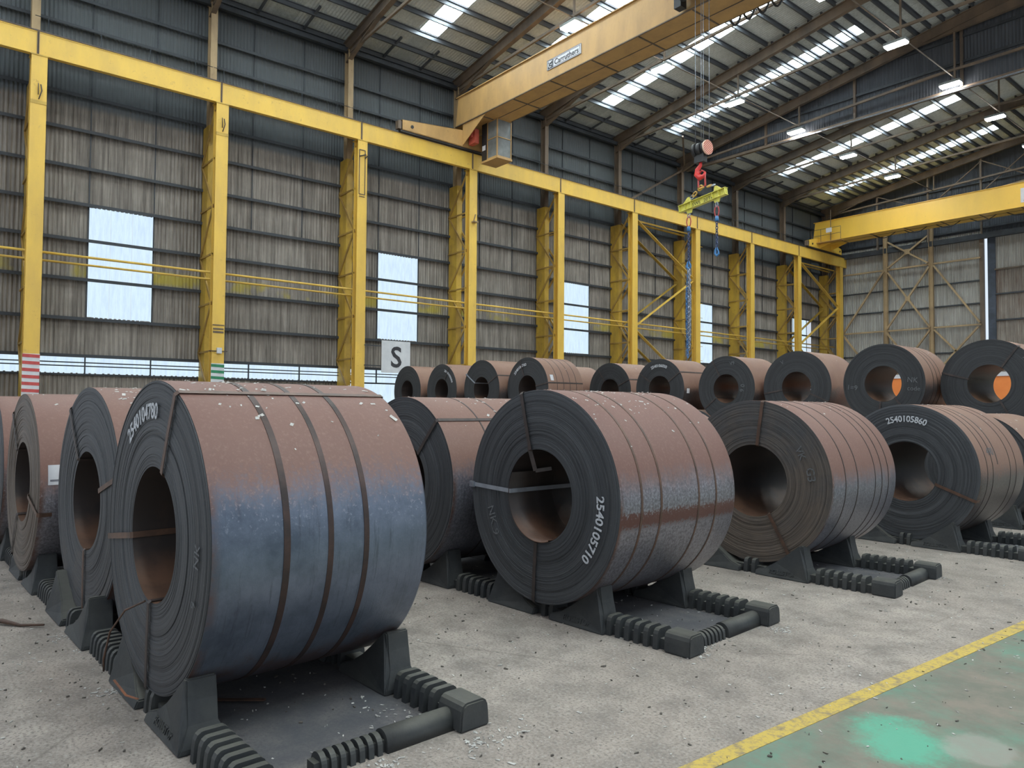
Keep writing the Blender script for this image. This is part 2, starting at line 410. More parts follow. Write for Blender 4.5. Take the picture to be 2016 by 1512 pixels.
# ------------------------------------------------------------------ mesh helpers
class MB:
    def __init__(s): s.v = []; s.f = []; s.sm = []
    def quadbox(s, c):
        i = len(s.v)
        s.v += [tuple(p) for p in c]
        for f in ((0, 3, 2, 1), (4, 5, 6, 7), (0, 1, 5, 4), (1, 2, 6, 5), (2, 3, 7, 6), (3, 0, 4, 7)):
            s.f.append(tuple(i + k for k in f)); s.sm.append(False)
        return s
    def box(s, x0, x1, y0, y1, z0, z1):
        return s.quadbox([(x0, y0, z0), (x1, y0, z0), (x1, y1, z0), (x0, y1, z0), (x0, y0, z1), (x1, y0, z1), (x1, y1, z1), (x0, y1, z1)])
    def bar(s, p, q, w, h=None, upv=(0, 0, 1)):
        h = h or w
        p = Vector(p); q = Vector(q); d = (q - p).normalized()
        u = Vector(upv)
        if abs(d.dot(u)) > 0.98: u = Vector((1, 0, 0))
        a = d.cross(u).normalized() * w / 2
        b = a.cross(d).normalized() * h / 2
        return s.quadbox([p - a - b, p + a - b, p + a + b, p - a + b, q - a - b, q + a - b, q + a + b, q - a + b])
    def tube(s, pts, r, n=8, smooth=True, cap=True):
        pts = [Vector(p) for p in pts]
        i0 = len(s.v)
        prev = None
        for k, p in enumerate(pts):
            d = (pts[min(k + 1, len(pts) - 1)] - pts[max(k - 1, 0)]).normalized()
            if prev is None:
                u = Vector((0, 0, 1)) if abs(d.z) < 0.9 else Vector((1, 0, 0))
            else:
                u = prev
            a = (u - d * u.dot(d)).normalized()
            prev = a
            b = d.cross(a)
            rr = r[k] if isinstance(r, (list, tuple)) else r
            for j in range(n):
                t = 2 * PI * j / n
                s.v.append(tuple(p + a * math.cos(t) * rr + b * math.sin(t) * rr))
        for k in range(len(pts) - 1):
            for j in range(n):
                a_ = i0 + k * n + j; b_ = i0 + k * n + (j + 1) % n
                s.f.append((a_, b_, b_ + n, a_ + n)); s.sm.append(smooth)
        if cap:
            s.f.append(tuple(i0 + j for j in reversed(range(n)))); s.sm.append(False)
            e = i0 + (len(pts) - 1) * n
            s.f.append(tuple(e + j for j in range(n))); s.sm.append(False)
        return s
    def prism(s, poly, axis, a, b):
        """poly: 2D points; axis: 'y' -> (x,z) poly, 'x' -> (y,z) poly, 'z' -> (x,y)"""
        n = len(poly); i = len(s.v)
        for t in (a, b):
            for (u, w) in poly:
                s.v.append({'y': (u, t, w), 'x': (t, u, w), 'z': (u, w, t)}[axis])
        s.f.append(tuple(i + k for k in range(n))); s.sm.append(False)
        s.f.append(tuple(i + n + k for k in reversed(range(n)))); s.sm.append(False)
        for k in range(n):
            k2 = (k + 1) % n
            s.f.append((i + k, i + n + k, i + n + k2, i + k2)); s.sm.append(False)
        return s
    def ibeam(s, p, q, w, h, tf=0.03, tw=0.02, upv=(0, 0, 1)):
        p = Vector(p); q = Vector(q); d = (q - p).normalized()
        u = Vector(upv)
        if abs(d.dot(u)) > 0.98: u = Vector((1, 0, 0))
        b = (u - d * u.dot(d)).normalized()
        o = b * (h / 2 - tf / 2)
        s.bar(p + o, q + o, w, tf, upv); s.bar(p - o, q - o, w, tf, upv); s.bar(p, q, tw, h - 2 * tf, upv)
        return s
    def lathe(s, prof, n, smooth=False, close=False, a0=0.0, a1=2 * PI):
        """profile of (r, y), turned about local Y"""
        full = abs(a1 - a0 - 2 * PI) < 1e-6
        m = n if full else n + 1
        i = len(s.v)
        for (r, y) in prof:
            for j in range(m):
                t = a0 + (a1 - a0) * j / n
                s.v.append((r * math.cos(t), y, r * math.sin(t)))
        for k in range(len(prof) - 1):
            for j in range(n):
                j2 = (j + 1) % m if full else j + 1
                s.f.append((i + k * m + j, i + (k + 1) * m + j, i + (k + 1) * m + j2, i + k * m + j2)); s.sm.append(smooth)
        return s
    def mesh(s, name, mat, fix=True):
        me = bpy.data.meshes.new(name)
        me.from_pydata(s.v, [], s.f)
        me.polygons.foreach_set('use_smooth', s.sm)
        if fix:
            bm = bmesh.new(); bm.from_mesh(me)
            bmesh.ops.recalc_face_normals(bm, faces=bm.faces)
            bm.to_mesh(me); bm.free()
        me.materials.append(mat)
        me.update()
        return me
    def build(s, name, mat, parent=None, loc=None, fix=True):
        return place(name, s.mesh(name, mat, fix), parent, loc)

def place(name, me, parent=None, loc=None, rot=None, scale=None):
    o = bpy.data.objects.new(name, me)
    COL.objects.link(o)
    if parent: o.parent = parent
    if loc: o.location = loc
    if rot: o.rotation_euler = rot
    if scale: o.scale = scale
    return o

def empty(name, loc=(0, 0, 0), rz=0):
    o = bpy.data.objects.new(name, None)
    COL.objects.link(o)
    o.location = loc
    o.rotation_euler = (0, 0, rz)
    o.empty_display_size = 0.2
    return o

def tag(o, label, cat, group=None, kind=None):
    if label: o['label'] = label
    if cat: o['category'] = cat
    if group: o['group'] = group
    if kind: o['kind'] = kind
    return o

def structure(o):
    o['kind'] = 'structure'
    return o

def corrugated(w, h, n, amp, mat, name, seg=6, along='z'):
    """thin corrugated sheet, local x=depth, y=width, z=height (unit origin at the lower corner)"""
    v = []; f = []
    K = n * seg
    t = 0.008
    for side in (0, 1):
        for zz in (0, h):
            for k in range(K + 1):
                v.append((amp * math.cos(2 * PI * k / seg) - side * t, w * k / K, zz))
    m = K + 1
    for k in range(K):
        f.append((k, k + 1, m + k + 1, m + k))
        f.append((2 * m + k, 3 * m + k, 3 * m + k + 1, 2 * m + k + 1))
    me = bpy.data.meshes.new(name)
    me.from_pydata(v, [], f)
    me.polygons.foreach_set('use_smooth', [True] * len(f))
    me.materials.append(mat)
    me.update()
    return me

def text_mesh(txt, size, mat, name, extrude=0.0, warp=None, spacing=1.0, bold=0.0):
    cu = bpy.data.curves.new(name, 'FONT')
    cu.body = txt; cu.size = size; cu.extrude = extrude; cu.space_character = spacing
    cu.offset = bold
    cu.resolution_u = 3
    ob = bpy.data.objects.new(name, cu)
    COL.objects.link(ob)
    bpy.context.view_layer.update()
    dg = bpy.context.evaluated_depsgraph_get()
    me = bpy.data.meshes.new_from_object(ob.evaluated_get(dg))
    bpy.data.objects.remove(ob)
    bpy.data.curves.remove(cu)
    if warp:
        for vtx in me.vertices:
            vtx.co = warp(vtx.co)
    me.materials.clear()
    me.materials.append(mat)
    return me

# ------------------------------------------------------------------ main dimensions
YS = [3.14, 9.26, 15.4, 21.58, 27.65, 33.82, 40.11, 46.55, 53.08, 59.79]
YS_ = [-3.0] + YS                       # one more bay towards the viewer
YS_[-1] = 60.9
XW = -29.3                              # face of the crane columns
XC = -31.3                              # cladding line
APEX = -9.3
SL = 0.163
def roof_z(x, off=19.0):                # underside of the roof sheets
    return off + SL * (min(x, 2 * APEX - x) + 30.6)

# ------------------------------------------------------------------ floor
f = MB().box(-33, 16, -9, 63, -0.3, 0)
structure(f.build('floor', M['floor']))

lm = MB()
P = [(-2.225 + (y - 2.92) * 0.0570, y) for y in (-6, 0, 3, 6, 10, 20, 40, 58)]
for k in range(len(P) - 1):
    (xa, ya), (xb, yb) = P[k], P[k + 1]
    lm.quadbox([(xa, ya, 0.0), (xa + 0.10, ya, 0.0), (xb + 0.10, yb, 0.0), (xb, yb, 0.0), (xa, ya, 0.003), (xa + 0.10, ya, 0.003), (xb + 0.10, yb, 0.003), (xb, yb, 0.003)])
tag(lm.build('floor_line', M['line']), 'worn yellow line painted on the floor beside the green aisle', 'floor marking')

# ------------------------------------------------------------------ left wall
plinth = MB().box(-31.6, -31.36, -3, 61, 0, 0.5)
wall_left = structure(plinth.build('wall_left', M['grey']))
LEV = [0.45, 2.87, 3.55, 6.43, 9.27, 12.0, 14.65, 16.95, 19.15]
FR = (0.0, 0.32, 0.69, 1.0)
sheet = corrugated(2.1, 1.0, 14, 0.026, M['cladding'], 'cladding_sheet')
winp = corrugated(0.76, 1.0, 5, 0.026, M['window'], 'window_pane')
winbays = {0: 1, 2: 2, 4: 3, 6: 4, 8: 5}
wz0, wz1 = 4.98, 9.2
window_frames = []
for bi in range(len(YS_) - 1):
    ya, yb = YS_[bi], YS_[bi + 1]
    bay = bi - 1
    for t in range(3):
        y0 = ya + (yb - ya) * FR[t]; y1 = ya + (yb - ya) * FR[t + 1]
        w = y1 - y0
        for r in range(len(LEV) - 1):
            z0, z1 = LEV[r], LEV[r + 1]
            if r == 1: continue                      # glazing band
            if r == 0 and bay == 2: continue
            segs = [(z0, z1)]
            if t == 1 and bay in winbays:
                segs = []
                for a, b_ in [(z0, z1)]:
                    if a < wz0: segs.append((a, min(b_, wz0)))
                    if b_ > wz1: segs.append((max(a, wz1), b_))
                segs = [s_ for s_ in segs if s_[1] - s_[0] > 0.05]
            for a, b_ in segs:
                place('cladding_sheet', sheet, wall_left, (XC + random.uniform(-0.012, 0.012), y0, a - 0.05), None, (1, w / 2.1 * 1.006, b_ - a + 0.08))
    # glazing band low on the wall
    g = MB()
    for t in range(4):
        yy = ya + (yb - ya) * FR[t]
        g.box(XC - 0.02, XC + 0.06, yy - 0.02, yy + 0.02, 2.87, 3.55)
    g.box(XC - 0.02, XC + 0.05, ya, yb, 3.50, 3.58)
    g.box(XC - 0.04, XC + 0.08, ya, yb, 2.80, 2.87)
    wn = structure(g.build('window_%d' % (6 + bi), M['girt']))
    npan = 6
    for k in range(npan):
        y0 = ya + (yb - ya) * k / npan
        zlo = 1.2 if bay == 2 else 2.84
        place('pane', winp, wn, (XC, y0, zlo), None, (1, (yb - ya) / npan / 0.76, 3.53 - zlo))
    if bay == 2:
        g2 = MB().box(XC + 0.0, XC + 0.08, ya, yb, 1.1, 1.2)
        g2.build('sill', M['girt'], wn)
for bay, k in winbays.items():
    ya, yb = YS[bay], YS[bay + 1]
    y0 = ya + (yb - ya) * FR[1]; y1 = ya + (yb - ya) * FR[2]
    fr = MB()
    fr.box(XC - 0.02, XC + 0.04, y0 - 0.03, y0 + 0.02, wz0, wz1)
    fr.box(XC - 0.02, XC + 0.04, y1 - 0.02, y1 + 0.03, wz0, wz1)
    w_ = structure(fr.build('window_%d' % k, M['girt']))
    for j in range(3):
        for (a, b_) in ((wz0, 6.43), (6.43, 7.9), (7.9, wz1)):
            place('pane', winp, w_, (XC - 0.01, y0 + (y1 - y0) * j / 3 + 0.006, a), None, (1, ((y1 - y0) / 3 - 0.012) / 0.76, b_ - a))
# girts and sag rods
gl = [3.58, 4.96, 6.43, 7.9, 9.24, 10.6, 12.0, 13.3, 14.6, 15.87, 16.95, 18.3]
gm = MB()
gm.box(0, 0.2, 0, 1, -0.012, 0.0); gm.box(0.188, 0.2, 0, 1, -0.12, 0.0)
gme = gm.mesh('girt', M['girt'])
for bi in range(len(YS_) - 1):
    ya, yb = YS_[bi], YS_[bi + 1]
    for z in gl:
        place('girt', gme, wall_left, (XC + 0.03, ya, z), None, (1, yb - ya, 1))
    for t in (1, 2):
        yy = ya + (yb - ya) * FR[t]
        MB().box(XC + 0.03, XC + 0.06, yy - 0.02, yy + 0.02, 9.3, 18.9).build('sag_rod', M['girt'], wall_left)
# conduits in front of the glazing band
for k, z in enumerate((3.27, 3.14)):
    c = MB().tube([(XC + 0.25, -3, z), (XC + 0.25, 30, z), (XC + 0.25, 59.5, z)], 0.022, 6)
    tag(c.build('conduit', M['girt']), ('upper' if k == 0 else 'lower') + ' thin dark conduit running in front of the low glazing band', 'pipe')
for k, (x, z, r) in enumerate(((-29.78, 6.99, 0.045), (-30.32, 6.80, 0.04))):
    c = MB().tube([(x, -3, z), (x, 30, z - 0.03), (x, 59.5, z - 0.06)], r, 8)
    tag(c.build('service_pipe', M['yellow']), ('long yellow pipe nearest the room on the crane columns' if k == 0 else 'long yellow pipe behind and just below the front one'), 'pipe')

# ------------------------------------------------------------------ crane columns
def crane_column(n):
    Y = YS[n] + 0.05
    root = empty('crane_column', (XW, Y, 0))
    fc = MB()
    hw = 0.235
    top = 13.62
    fc.box(-0.03, 0, -hw, hw, 0, top); fc.box(-0.36, -0.33, -hw, hw, 0, top); fc.box(-0.33, -0.03, -0.02, 0.02, 0, top)
    fc.build('front_shaft', M['yellow'], root)
    MB().box(-0.45, 0.02, -hw - 0.03, hw + 0.03, top, top + 0.04).build('cap_plate', M['yellow_old'], root)
    rc = MB()
    rc.box(-1.22, -1.19, -0.16, 0.16, 0, 13.1); rc.box(-1.88, -1.85, -0.16, 0.16, 0, 13.1); rc.box(-1.85, -1.22, -0.16, -0.14, 0, 13.1)
    rc.build('rear_shaft', M['yellow_old'], root)
    up_ = MB()
    up_.box(-1.27, -1.24, -0.13, 0.13, 13.1, 18.3); up_.box(-1.62, -1.59, -0.13, 0.13, 13.1, 18.3); up_.box(-1.59, -1.27, -0.012, 0.012, 13.1, 18.3)
    up_.build('upper_post', M['post'] if n < 4 else M['rust_steel'], root)
    zs = [13.45, 11.5, 9.6, 7.7, 5.75, 3.85, 1.9, 0.2]
    for k in range(len(zs) - 1):
        xa, xb = (-0.33, -1.86) if k % 2 == 0 else (-1.86, -0.33)
        b = MB()
        for s_ in (-1, 1):
            b.bar((xa, s_ * 0.19, zs[k]), (xb, s_ * 0.19, zs[k + 1]), 0.05, 0.10)
        b.build('diagonal_brace', M['brace'], root)
        if k:
            h = MB()
            for s_ in (-1, 1):
                h.bar((-0.33, s_ * 0.19, zs[k]), (-1.88, s_ * 0.19, zs[k]), 0.05, 0.07)
            h.build('cross_strut', M['brace'], root)
    # little collar where the shaft was spliced
    if n < 3:
        z = (11.95, 12.35, 0)[n]
        if z:
            MB().box(-0.03, 0.012, -hw, hw, z, z + 0.12).build('splice_plate', M['yellow_old'], root)
    return root
col_labels = [
    'yellow crane column with a red and white striped board, nearest the left edge',
    'yellow crane column with a green and white striped board',
    'yellow crane column left of the white S sign, with a framed slot near its top',
    'yellow crane column under the grey box hung from the near crane',
    'yellow crane column just right of the second far window gap, fifth from the left',
    'yellow crane column at the left of the first diagonally braced bay',
    'yellow crane column behind the hanging chains, studded with small rungs',
    'slim yellow crane column between the two braced bays, eighth from the left',
    'yellow crane column at the left of the braced bay by the end wall',
    'yellow crane column in the far corner against the end wall',
]
cols = []
for n in range(10):
    c = crane_column(n)
    tag(c, col_labels[n], 'column')
    cols.append(c)
# hazard boards
for n, (mat, cn) in enumerate((('red', 'red'), ('green', 'green'))):
    bd = MB().box(0.002, 0.022, -0.255, 0.245, 0.6, 3.42 if n == 0 else 3.36).build('hazard_board', M['white'], cols[n])
    bd['label'] = cn + ' and white striped hazard board'
    s1 = MB()
    for k in range(12):
        z = (3.3 if n == 0 else 3.22) - k * 0.235
        s1.quadbox([(0.022, -0.255, z), (0.026, -0.255, z), (0.026, 0.245, z - 0.02), (0.022, 0.245, z - 0.02), (0.022, -0.255, z + 0.11), (0.026, -0.255, z + 0.11), (0.026, 0.245, z + 0.09), (0.022, 0.245, z + 0.09)])
    s1.build('stripes', M[mat], bd)
MB().box(0.002, 0.10, -0.06, 0.12, 3.75, 3.97).build('junction_box', M['white'], cols[1])['label'] = 'small white junction box'
MB().bar((0.02, -0.35, 3.84), (0.02, 0.35, 3.84), 0.03).build('box_bracket', M['rail'], cols[1])
for z in (4.85, 4.75, 4.65):
    pass
MB().box(0.0, 0.015, -0.2, 0.2, 4.55, 4.62).box(0.0, 0.015, -0.2, 0.2, 4.68, 4.74).box(0.0, 0.02, -0.22, 0.22, 4.84, 4.88).build('bolted_straps', M['rust_steel'], cols[1])
# dark hooks on the first two columns, framed slot on the third
for n, z in ((0, 12.35), (1, 12.75)):
    hk = MB()
    hk.tube([(0.02, -0.02, z + 0.3), (0.05, -0.02, z + 0.28), (0.06, -0.02, z - 0.1)], 0.015, 6)
    hk.tube([(0.05, 0.05, z + 0.27), (0.07, 0.08, z + 0.05), (0.06, 0.04, z - 0.1), (0.04, 0.0, z - 0.25)], 0.02, 6)
    hk.build('hanging_hook', M['rail'], cols[n])
sl = MB()
for (a, b_) in (((-0.16, 11.2), (-0.16, 13.2)), ((0.12, 11.2), (0.12, 13.2)), ((-0.16, 13.2), (0.12, 13.2)), ((-0.16, 11.2), (0.12, 11.2)), ((-0.16, 11.1), (0.12, 11.1))):
    sl.bar((0.012, a[0], a[1]), (0.012, b_[0], b_[1]), 0.03, 0.03)
sl.build('slot_frame', M['rust_steel'], cols[2])
MB().tube([(0.03, -0.15, 12.9), (0.05, 0.0, 12.95), (0.06, 0.12, 13.02), (0.05, 0.2, 12.95), (0.05, 0.1, 12.82)], 0.025, 6).build('hanging_hook', M['black'], cols[2])
rg = MB()
for k in range(11):
    rg.bar((0.0, 0.24, 3 + k * 0.95), (0.03, 0.42, 3 + k * 0.95), 0.025)
rg.build('rungs', M['yellow_old'], cols[6])
MB().box(0.0, 0.25, -0.12, 0.14, 10.95, 11.0).bar((0.02, 0, 11.0), (0.2, 0.0, 11.35), 0.05).build('bracket', M['post'], cols[3])

# diagonal bracing between columns
def bay_brace(n, label):
    y0 = YS[n] + 0.35; y1 = YS[n + 1] - 0.25
    root = empty('bay_bracing', (XW, y0, 0))
    d = y1 - y0
    for x in (-0.2, -1.5):
        mt = M['yellow'] if x > -1 else M['yellow_old']
        for (a, b_) in (((0, 13.35), (d, 10.35)), ((d, 10.15), (0, 6.75)), ((0, 6.5), (d, 3.1)), ((d, 2.9), (0, 0.0))):
            m_ = MB()
            m_.bar((x, a[0], a[1]), (x, b_[0], b_[1]), 0.03, 0.14, upv=(1, 0, 0))
            m_.bar((x - 0.12, a[0], a[1]), (x - 0.12, b_[0], b_[1]), 0.03, 0.10, upv=(1, 0, 0))
            m_.build('diagonal', mt, root)
    MB().bar((-0.9, 0, 13.3), (-0.9, d, 13.3), 0.08, 0.1).bar((-0.5, 0, 13.35), (-0.5, d, 13.35), 0.05, 0.1).build('top_strut', M['yellow_old'], root)
    tag(root, label, 'bracing')
bay_brace(5, 'yellow zigzag bracing between columns left of the hanging chains')
bay_brace(8, 'yellow zigzag bracing between the last two columns by the end wall')

# runway beams
jl = ['at the left edge of the photo', 'between the striped columns', 'left of the slotted column',
      'carrying the near crane truck', 'just right of the near crane truck', 'above the third tall window',
      'over the zigzag braced bay', 'behind the lime spreader beam', 'left of the far crane', 'under the far crane truck']
for bi in range(len(YS_) - 1):
    ya, yb = YS_[bi] + 0.01, YS_[bi + 1] - 0.01
    root = empty('runway_beam', (XW - 0.02, ya, 13.66))
    L = yb - ya
    b = MB()
    b.box(-0.20, 0.0, 0, L, 0, 0.03); b.box(-0.20, 0.0, 0, L, 0.76, 0.80); b.box(-0.04, -0.015, 0, L, 0.03, 0.76)
    b.build('girder_web', M['yellow'], root)
    s_ = MB()
    s_.box(-0.19, 0.012, -0.002, 0.025, -0.02, 0.80); s_.box(-0.19, 0.012, L - 0.025, L + 0.002, -0.02, 0.80)
    s_.build('stiffener', M['rust_steel'], root)
    MB().box(-0.22, 0.02, 0, L, 0.80, 0.84).build('rail', M['rail'], root)
    MB().box(-1.1, -0.22, 0, L, 0.74, 0.78).build('walkway_plate', M['yellow_old'], root)
    tag(root, 'yellow crane runway beam ' + jl[bi], 'beam')
# handrail on the runway walkway
for bi in range(1, len(YS_) - 1):
    ya, yb = YS_[bi], YS_[bi + 1]
    root = empty('handrail', (XW - 1.05, ya, 14.45))
    L = yb - ya - 0.04
    MB().tube([(0, 0, 1.0), (0, L, 1.0)], 0.014, 6).build('top_rail', M['girt'], root)
    MB().tube([(0, 0, 0.5), (0, L, 0.5)], 0.010, 6).build('middle_rail', M['girt'], root)
    for k in range(4):
        MB().tube([(0, 0.4 + k * (L - 0.4) / 3.4, 0), (0, 0.4 + k * (L - 0.4) / 3.4, 1.0)], 0.016, 6).build('post', M['girt'], root)
    tag(root, 'thin dark handrail on top of the runway beam ' + jl[bi], 'handrail', 'handrails above the runway beams')

# S sign
sg = empty('letter_sign', (XW + 0.12, 16.46, 3.26))
MB().box(0, 0.02, 0, 1.5, 0, 1.46).build('board', M['white'], sg)
tm = text_mesh('S', 1.32, M['letter'], 'letter', 0.004, lambda c: Vector((0.028 + c.z, c.x, c.y)), bold=0.02)
ys_ = [v.co.y for v in tm.vertices]; zs_ = [v.co.z for v in tm.vertices]
place('letter', tm, sg, (0, 0.76 - (min(ys_) + max(ys_)) / 2, 0.73 - (min(zs_) + max(zs_)) / 2))
MB().bar((-0.02, -0.85, 1.2), (-0.02, 1.3, 1.2), 0.04).bar((-0.02, -0.85, 0.3), (-0.02, 1.3, 0.3), 0.04).build('bracket_arm', M['girt'], sg)
tag(sg, 'white square board with a black capital S hanging by the wall', 'sign')

# ------------------------------------------------------------------ roof frames
def rafter(n):
    Y = min(YS_[n + 1], 59.79)
    root = empty('roof_frame', (APEX, Y, 0))
    xl, xr = -31.0 - APEX, 31.0 + APEX + 0
    xr = -xl
    a = math.atan(SL)
    zb = lambda x: 18.22 + SL * (21.3 - abs(x))
    for s_, nm in ((-1, 'rafter'), (1, 'rafter')):
        m_ = MB()
        p = Vector((s_ * -xl * 1.0, 0, zb(xl) + 0.27)); p.x = s_ * 21.7
        q = Vector((0, 0, zb(0) + 0.27))
        m_.ibeam(p, q, 0.24, 0.54)
        # haunches
        m_.prism([(s_ * 21.5, zb(21.5)), (s_ * 21.5, zb(21.5) - 0.5), (s_ * 18.6, zb(18.6))], 'y', -0.012, 0.012)
        m_.bar((s_ * 21.5, 0, zb(21.5) - 0.5), (s_ * 18.6, 0, zb(18.6)), 0.2, 0.025)
        m_.prism([(0, zb(0)), (0, zb(0) - 0.7), (s_ * 6.2, zb(6.2))], 'y', -0.012, 0.012)
        m_.bar((0, 0, zb(0) - 0.7), (s_ * 6.2, 0, zb(6.2)), 0.2, 0.025)
        m_.build(nm, M['rust_steel'], root)
    t = MB()
    for s_ in (-1, 1):
        t.bar((s_ * 21.2, 0, 18.12), (s_ * 5.5, 0, 18.85), 0.10, 0.12)
    t.bar((-5.5, 0, 18.85), (5.5, 0, 18.85), 0.10, 0.12)
    t.build('tie', M['rust_steel'], root)
    for x in (-12.8, -4.5, 4.5, 12.8):
        MB().bar((x, 0, 18.45), (x, 0, zb(x) + 0.05), 0.08).build('hanger', M['rust_steel'], root)
    return root
frame_labels = ['rusty brown roof frame above the viewer, mostly out of view',
    'rusty brown roof frame springing from the red striped column',
    'rusty brown roof frame springing from the green striped column',
    'rusty brown roof frame left of the first rooflight strip',
    'rusty brown roof frame just behind the near crane girder end',
    'rusty brown roof frame under the second light of the left lamp row',
    'rusty brown roof frame passing over the hook block ropes',
    'rusty brown roof frame carrying the dark hanging gable curtain',
    'rusty brown roof frame just beyond the dark gable curtain',
    'rusty brown roof frame left of the farthest rooflight strip',
    'rusty brown roof frame against the end wall above the far crane']
for n in range(-1, 10):
    tag(rafter(n), frame_labels[n + 1], 'roof frame')
# longitudinal tubes
for x, lb in ((-22.1, 'left'), (-13.8, 'right')):
    m_ = MB().tube([(x, -3, 18.42), (x, 59.6, 18.42)], 0.03, 8)
    tag(m_.build('longitudinal_tie', M['rust_steel']), 'long brown tube joining the roof frames above the %s lamp row' % lb, 'tie')
em = MB().bar((-30.75, -3, 18.25), (-30.75, 60, 18.25), 0.18, 0.2)
structure(em.build('trim_1', M['girt']))

# roof sheets, purlins, rooflights (the ceiling)
ridge = MB().box(APEX - 0.4, APEX + 0.4, -6, 61, roof_z(APEX) + 0.02, roof_z(APEX) + 0.06)
ceiling = structure(ridge.build('ceiling', M['roof']))
ang = math.atan(SL)
rs = corrugated(2.52, 1.0, 17, 0.022, M['roof'], 'roof_sheet', seg=4)
# turn so the ribs run up the slope: local z -> along x, local x -> -z
def roof_sheet(x0, x1, y0, y1, left=True):
    L = abs(x1 - x0) / math.cos(ang)
    me = rs
    if left:
        o = place('roof_sheet', me, ceiling, (x0, y0, roof_z(x0) + random.uniform(0, 0.01)), (0, PI / 2 - ang, 0), (1, (y1 - y0) / 2.52, L * 1.01))
    else:
        o = place('roof_sheet', me, ceiling, (x0, y0, roof_z(x0) + random.uniform(0, 0.01)), (0, PI / 2 + ang, 0), (1, (y1 - y0) / 2.52, L * 1.01))
    return o
XR0, SX0, SX1 = -31.7, -28.75, -16.45
pm = MB()
pm.box(-0.006, 0.006, 0, 1, -0.2, 0); pm.box(0, 0.07, 0, 1, -0.012, 0); pm.box(-0.07, 0, 0, 1, -0.2, -0.188)
pme = pm.mesh('purlin', M['purlin'])
rl = MB().box(-0.5, 0.5, 0, 1, -0.006, 0.006).mesh('rooflight_pane', M['rooflight'])
for bi in range(len(YS_) - 1):
    ya, yb = YS_[bi], YS_[bi + 1]
    bay = bi - 1
    ym = (ya + yb) / 2
    y1, y2 = ym - 0.5, ym + 0.5
    step = 0.66 if bay in (5, 8) else 1.2
    nrow = 9
    for k in range(nrow):
        x0 = XR0 + (APEX - XR0) * k / nrow; x1 = XR0 + (APEX - XR0) * (k + 1) / nrow
        roof_sheet(x0, x1, ya, y1)
        roof_sheet(x0, x1, y2, yb)
    roof_sheet(XR0, SX0, y1, y2)
    SX1b = SX0 + step * int((SX1 + 0.01 - SX0) / step)
    for k in range(3):
        x0 = SX1b + (APEX - SX1b) * k / 3; x1 = SX1b + (APEX - SX1b) * (k + 1) / 3
        roof_sheet(x0, x1, y1, y2)
    for (s0, s1) in ((APEX, APEX + 7.2), (APEX + 19.4, APEX + 22.4)):
        roof_sheet(s0, s1, y1, y2, False)
    for k in range(3):
        s0 = APEX + 22.4 * k / 3; s1 = APEX + 22.4 * (k + 1) / 3
        roof_sheet(s0, s1, ya, y1, False)
        roof_sheet(s0, s1, y2, yb, False)
    x = SX0
    px = []
    while x < SX1 + 0.01:
        px.append(x); x += step
    # purlins: left slope
    xs = []
    xx = SX0
    while xx > XR0: xs.append(xx); xx -= 1.2
    xx = SX0 + step
    while xx < APEX - 0.1: xs.append(xx); xx += step
    for xx in xs:
        place('purlin', pme, ceiling, (xx, ya, roof_z(xx) - 0.03), None, (1, yb - ya, 1))
    for k in range(len(px) - 1):
        a, b_ = px[k] + 0.11, px[k + 1] - 0.11
        place('rooflight_pane', rl, ceiling, ((a + b_) / 2, y1, roof_z((a + b_) / 2) - 0.01), (0, -ang, 0), (b_ - a, 1.0, 1))
    if bay < 6:
        a, b_ = APEX + 7.2, APEX + 19.4
        for k in range(4):
            c0 = a + (b_ - a) * k / 4; c1 = a + (b_ - a) * (k + 1) / 4 - 0.05
            place('rooflight_pane', rl, ceiling, ((c0 + c1) / 2, y1, roof_z((c0 + c1) / 2) - 0.01), (0, ang, 0), (c1 - c0, 1.0, 1))
# short eaves bracing stubs
for bi in range(1, len(YS_) - 1):
    ya, yb = YS_[bi], YS_[bi + 1]
    for t in (0.33, 0.67):
        yy = ya + (yb - ya) * t
        MB().bar((-31.1, yy, 18.75), (-29.4, yy, 19.05), 0.09, 0.09).build('eaves_strut', M['purlin'], ceiling)

# gable curtain hanging on the seventh frame
gc = MB().bar((-30.5, 40.55, 17.95), (8, 40.55, 17.95), 0.22, 0.16)
curtain = structure(gc.build('wall_middle', M['rust_steel']))
cs_ = corrugated(2.4, 1.0, 16, 0.02, M['curtain'], 'curtain_sheet', seg=4)
k = 0
x = -30.6
while x < 8:
    zt = roof_z(x + 1.2) - 0.15
    place('cladding_sheet', cs_, curtain, (x, 40.6, 18.0), (0, 0, -PI / 2), (1, 1, zt - 18.0))
    x += 2.4
MB().bar((-30.55, 40.3, 18.0), (-30.55, 34.3, 14.6), 0.10, 0.12).build('knee_brace', M['rust_steel'], curtain)
MB().bar((-30.5, 40.3, 18.1), (-28.6, 37.6, 19.05), 0.10, 0.12).build('knee_brace', M['rust_steel'], curtain)
for z, xa in ((19.3, -22.0), (20.6, -14.5)):
    MB().bar((xa - 2, 40.5, z), (2 * APEX - xa + 2, 40.5, z), 0.06, 0.14).build('girt', M['girt'], curtain)
for xx in (-24.5, -19, -13.6, -8):
    MB().bar((xx, 40.47, 18.0), (xx, 40.47, roof_z(xx) - 0.3), 0.12).build('post', M['rust_steel'], curtain)
ct = MB()
for s_ in (0, 0.12):
    ct.tube([(-24, 40.3 - s_, 17.8), (-8, 40.3 - s_, 17.8)], 0.02, 6)
for kk in range(40):
    ct.bar((-24 + kk * 0.4, 40.16, 17.8), (-24 + kk * 0.4, 40.32, 17.8), 0.015)
tag(ct.build('cable_tray', M['zinc']), 'thin bright cable tray along the bottom of the dark gable curtain', 'cable tray')

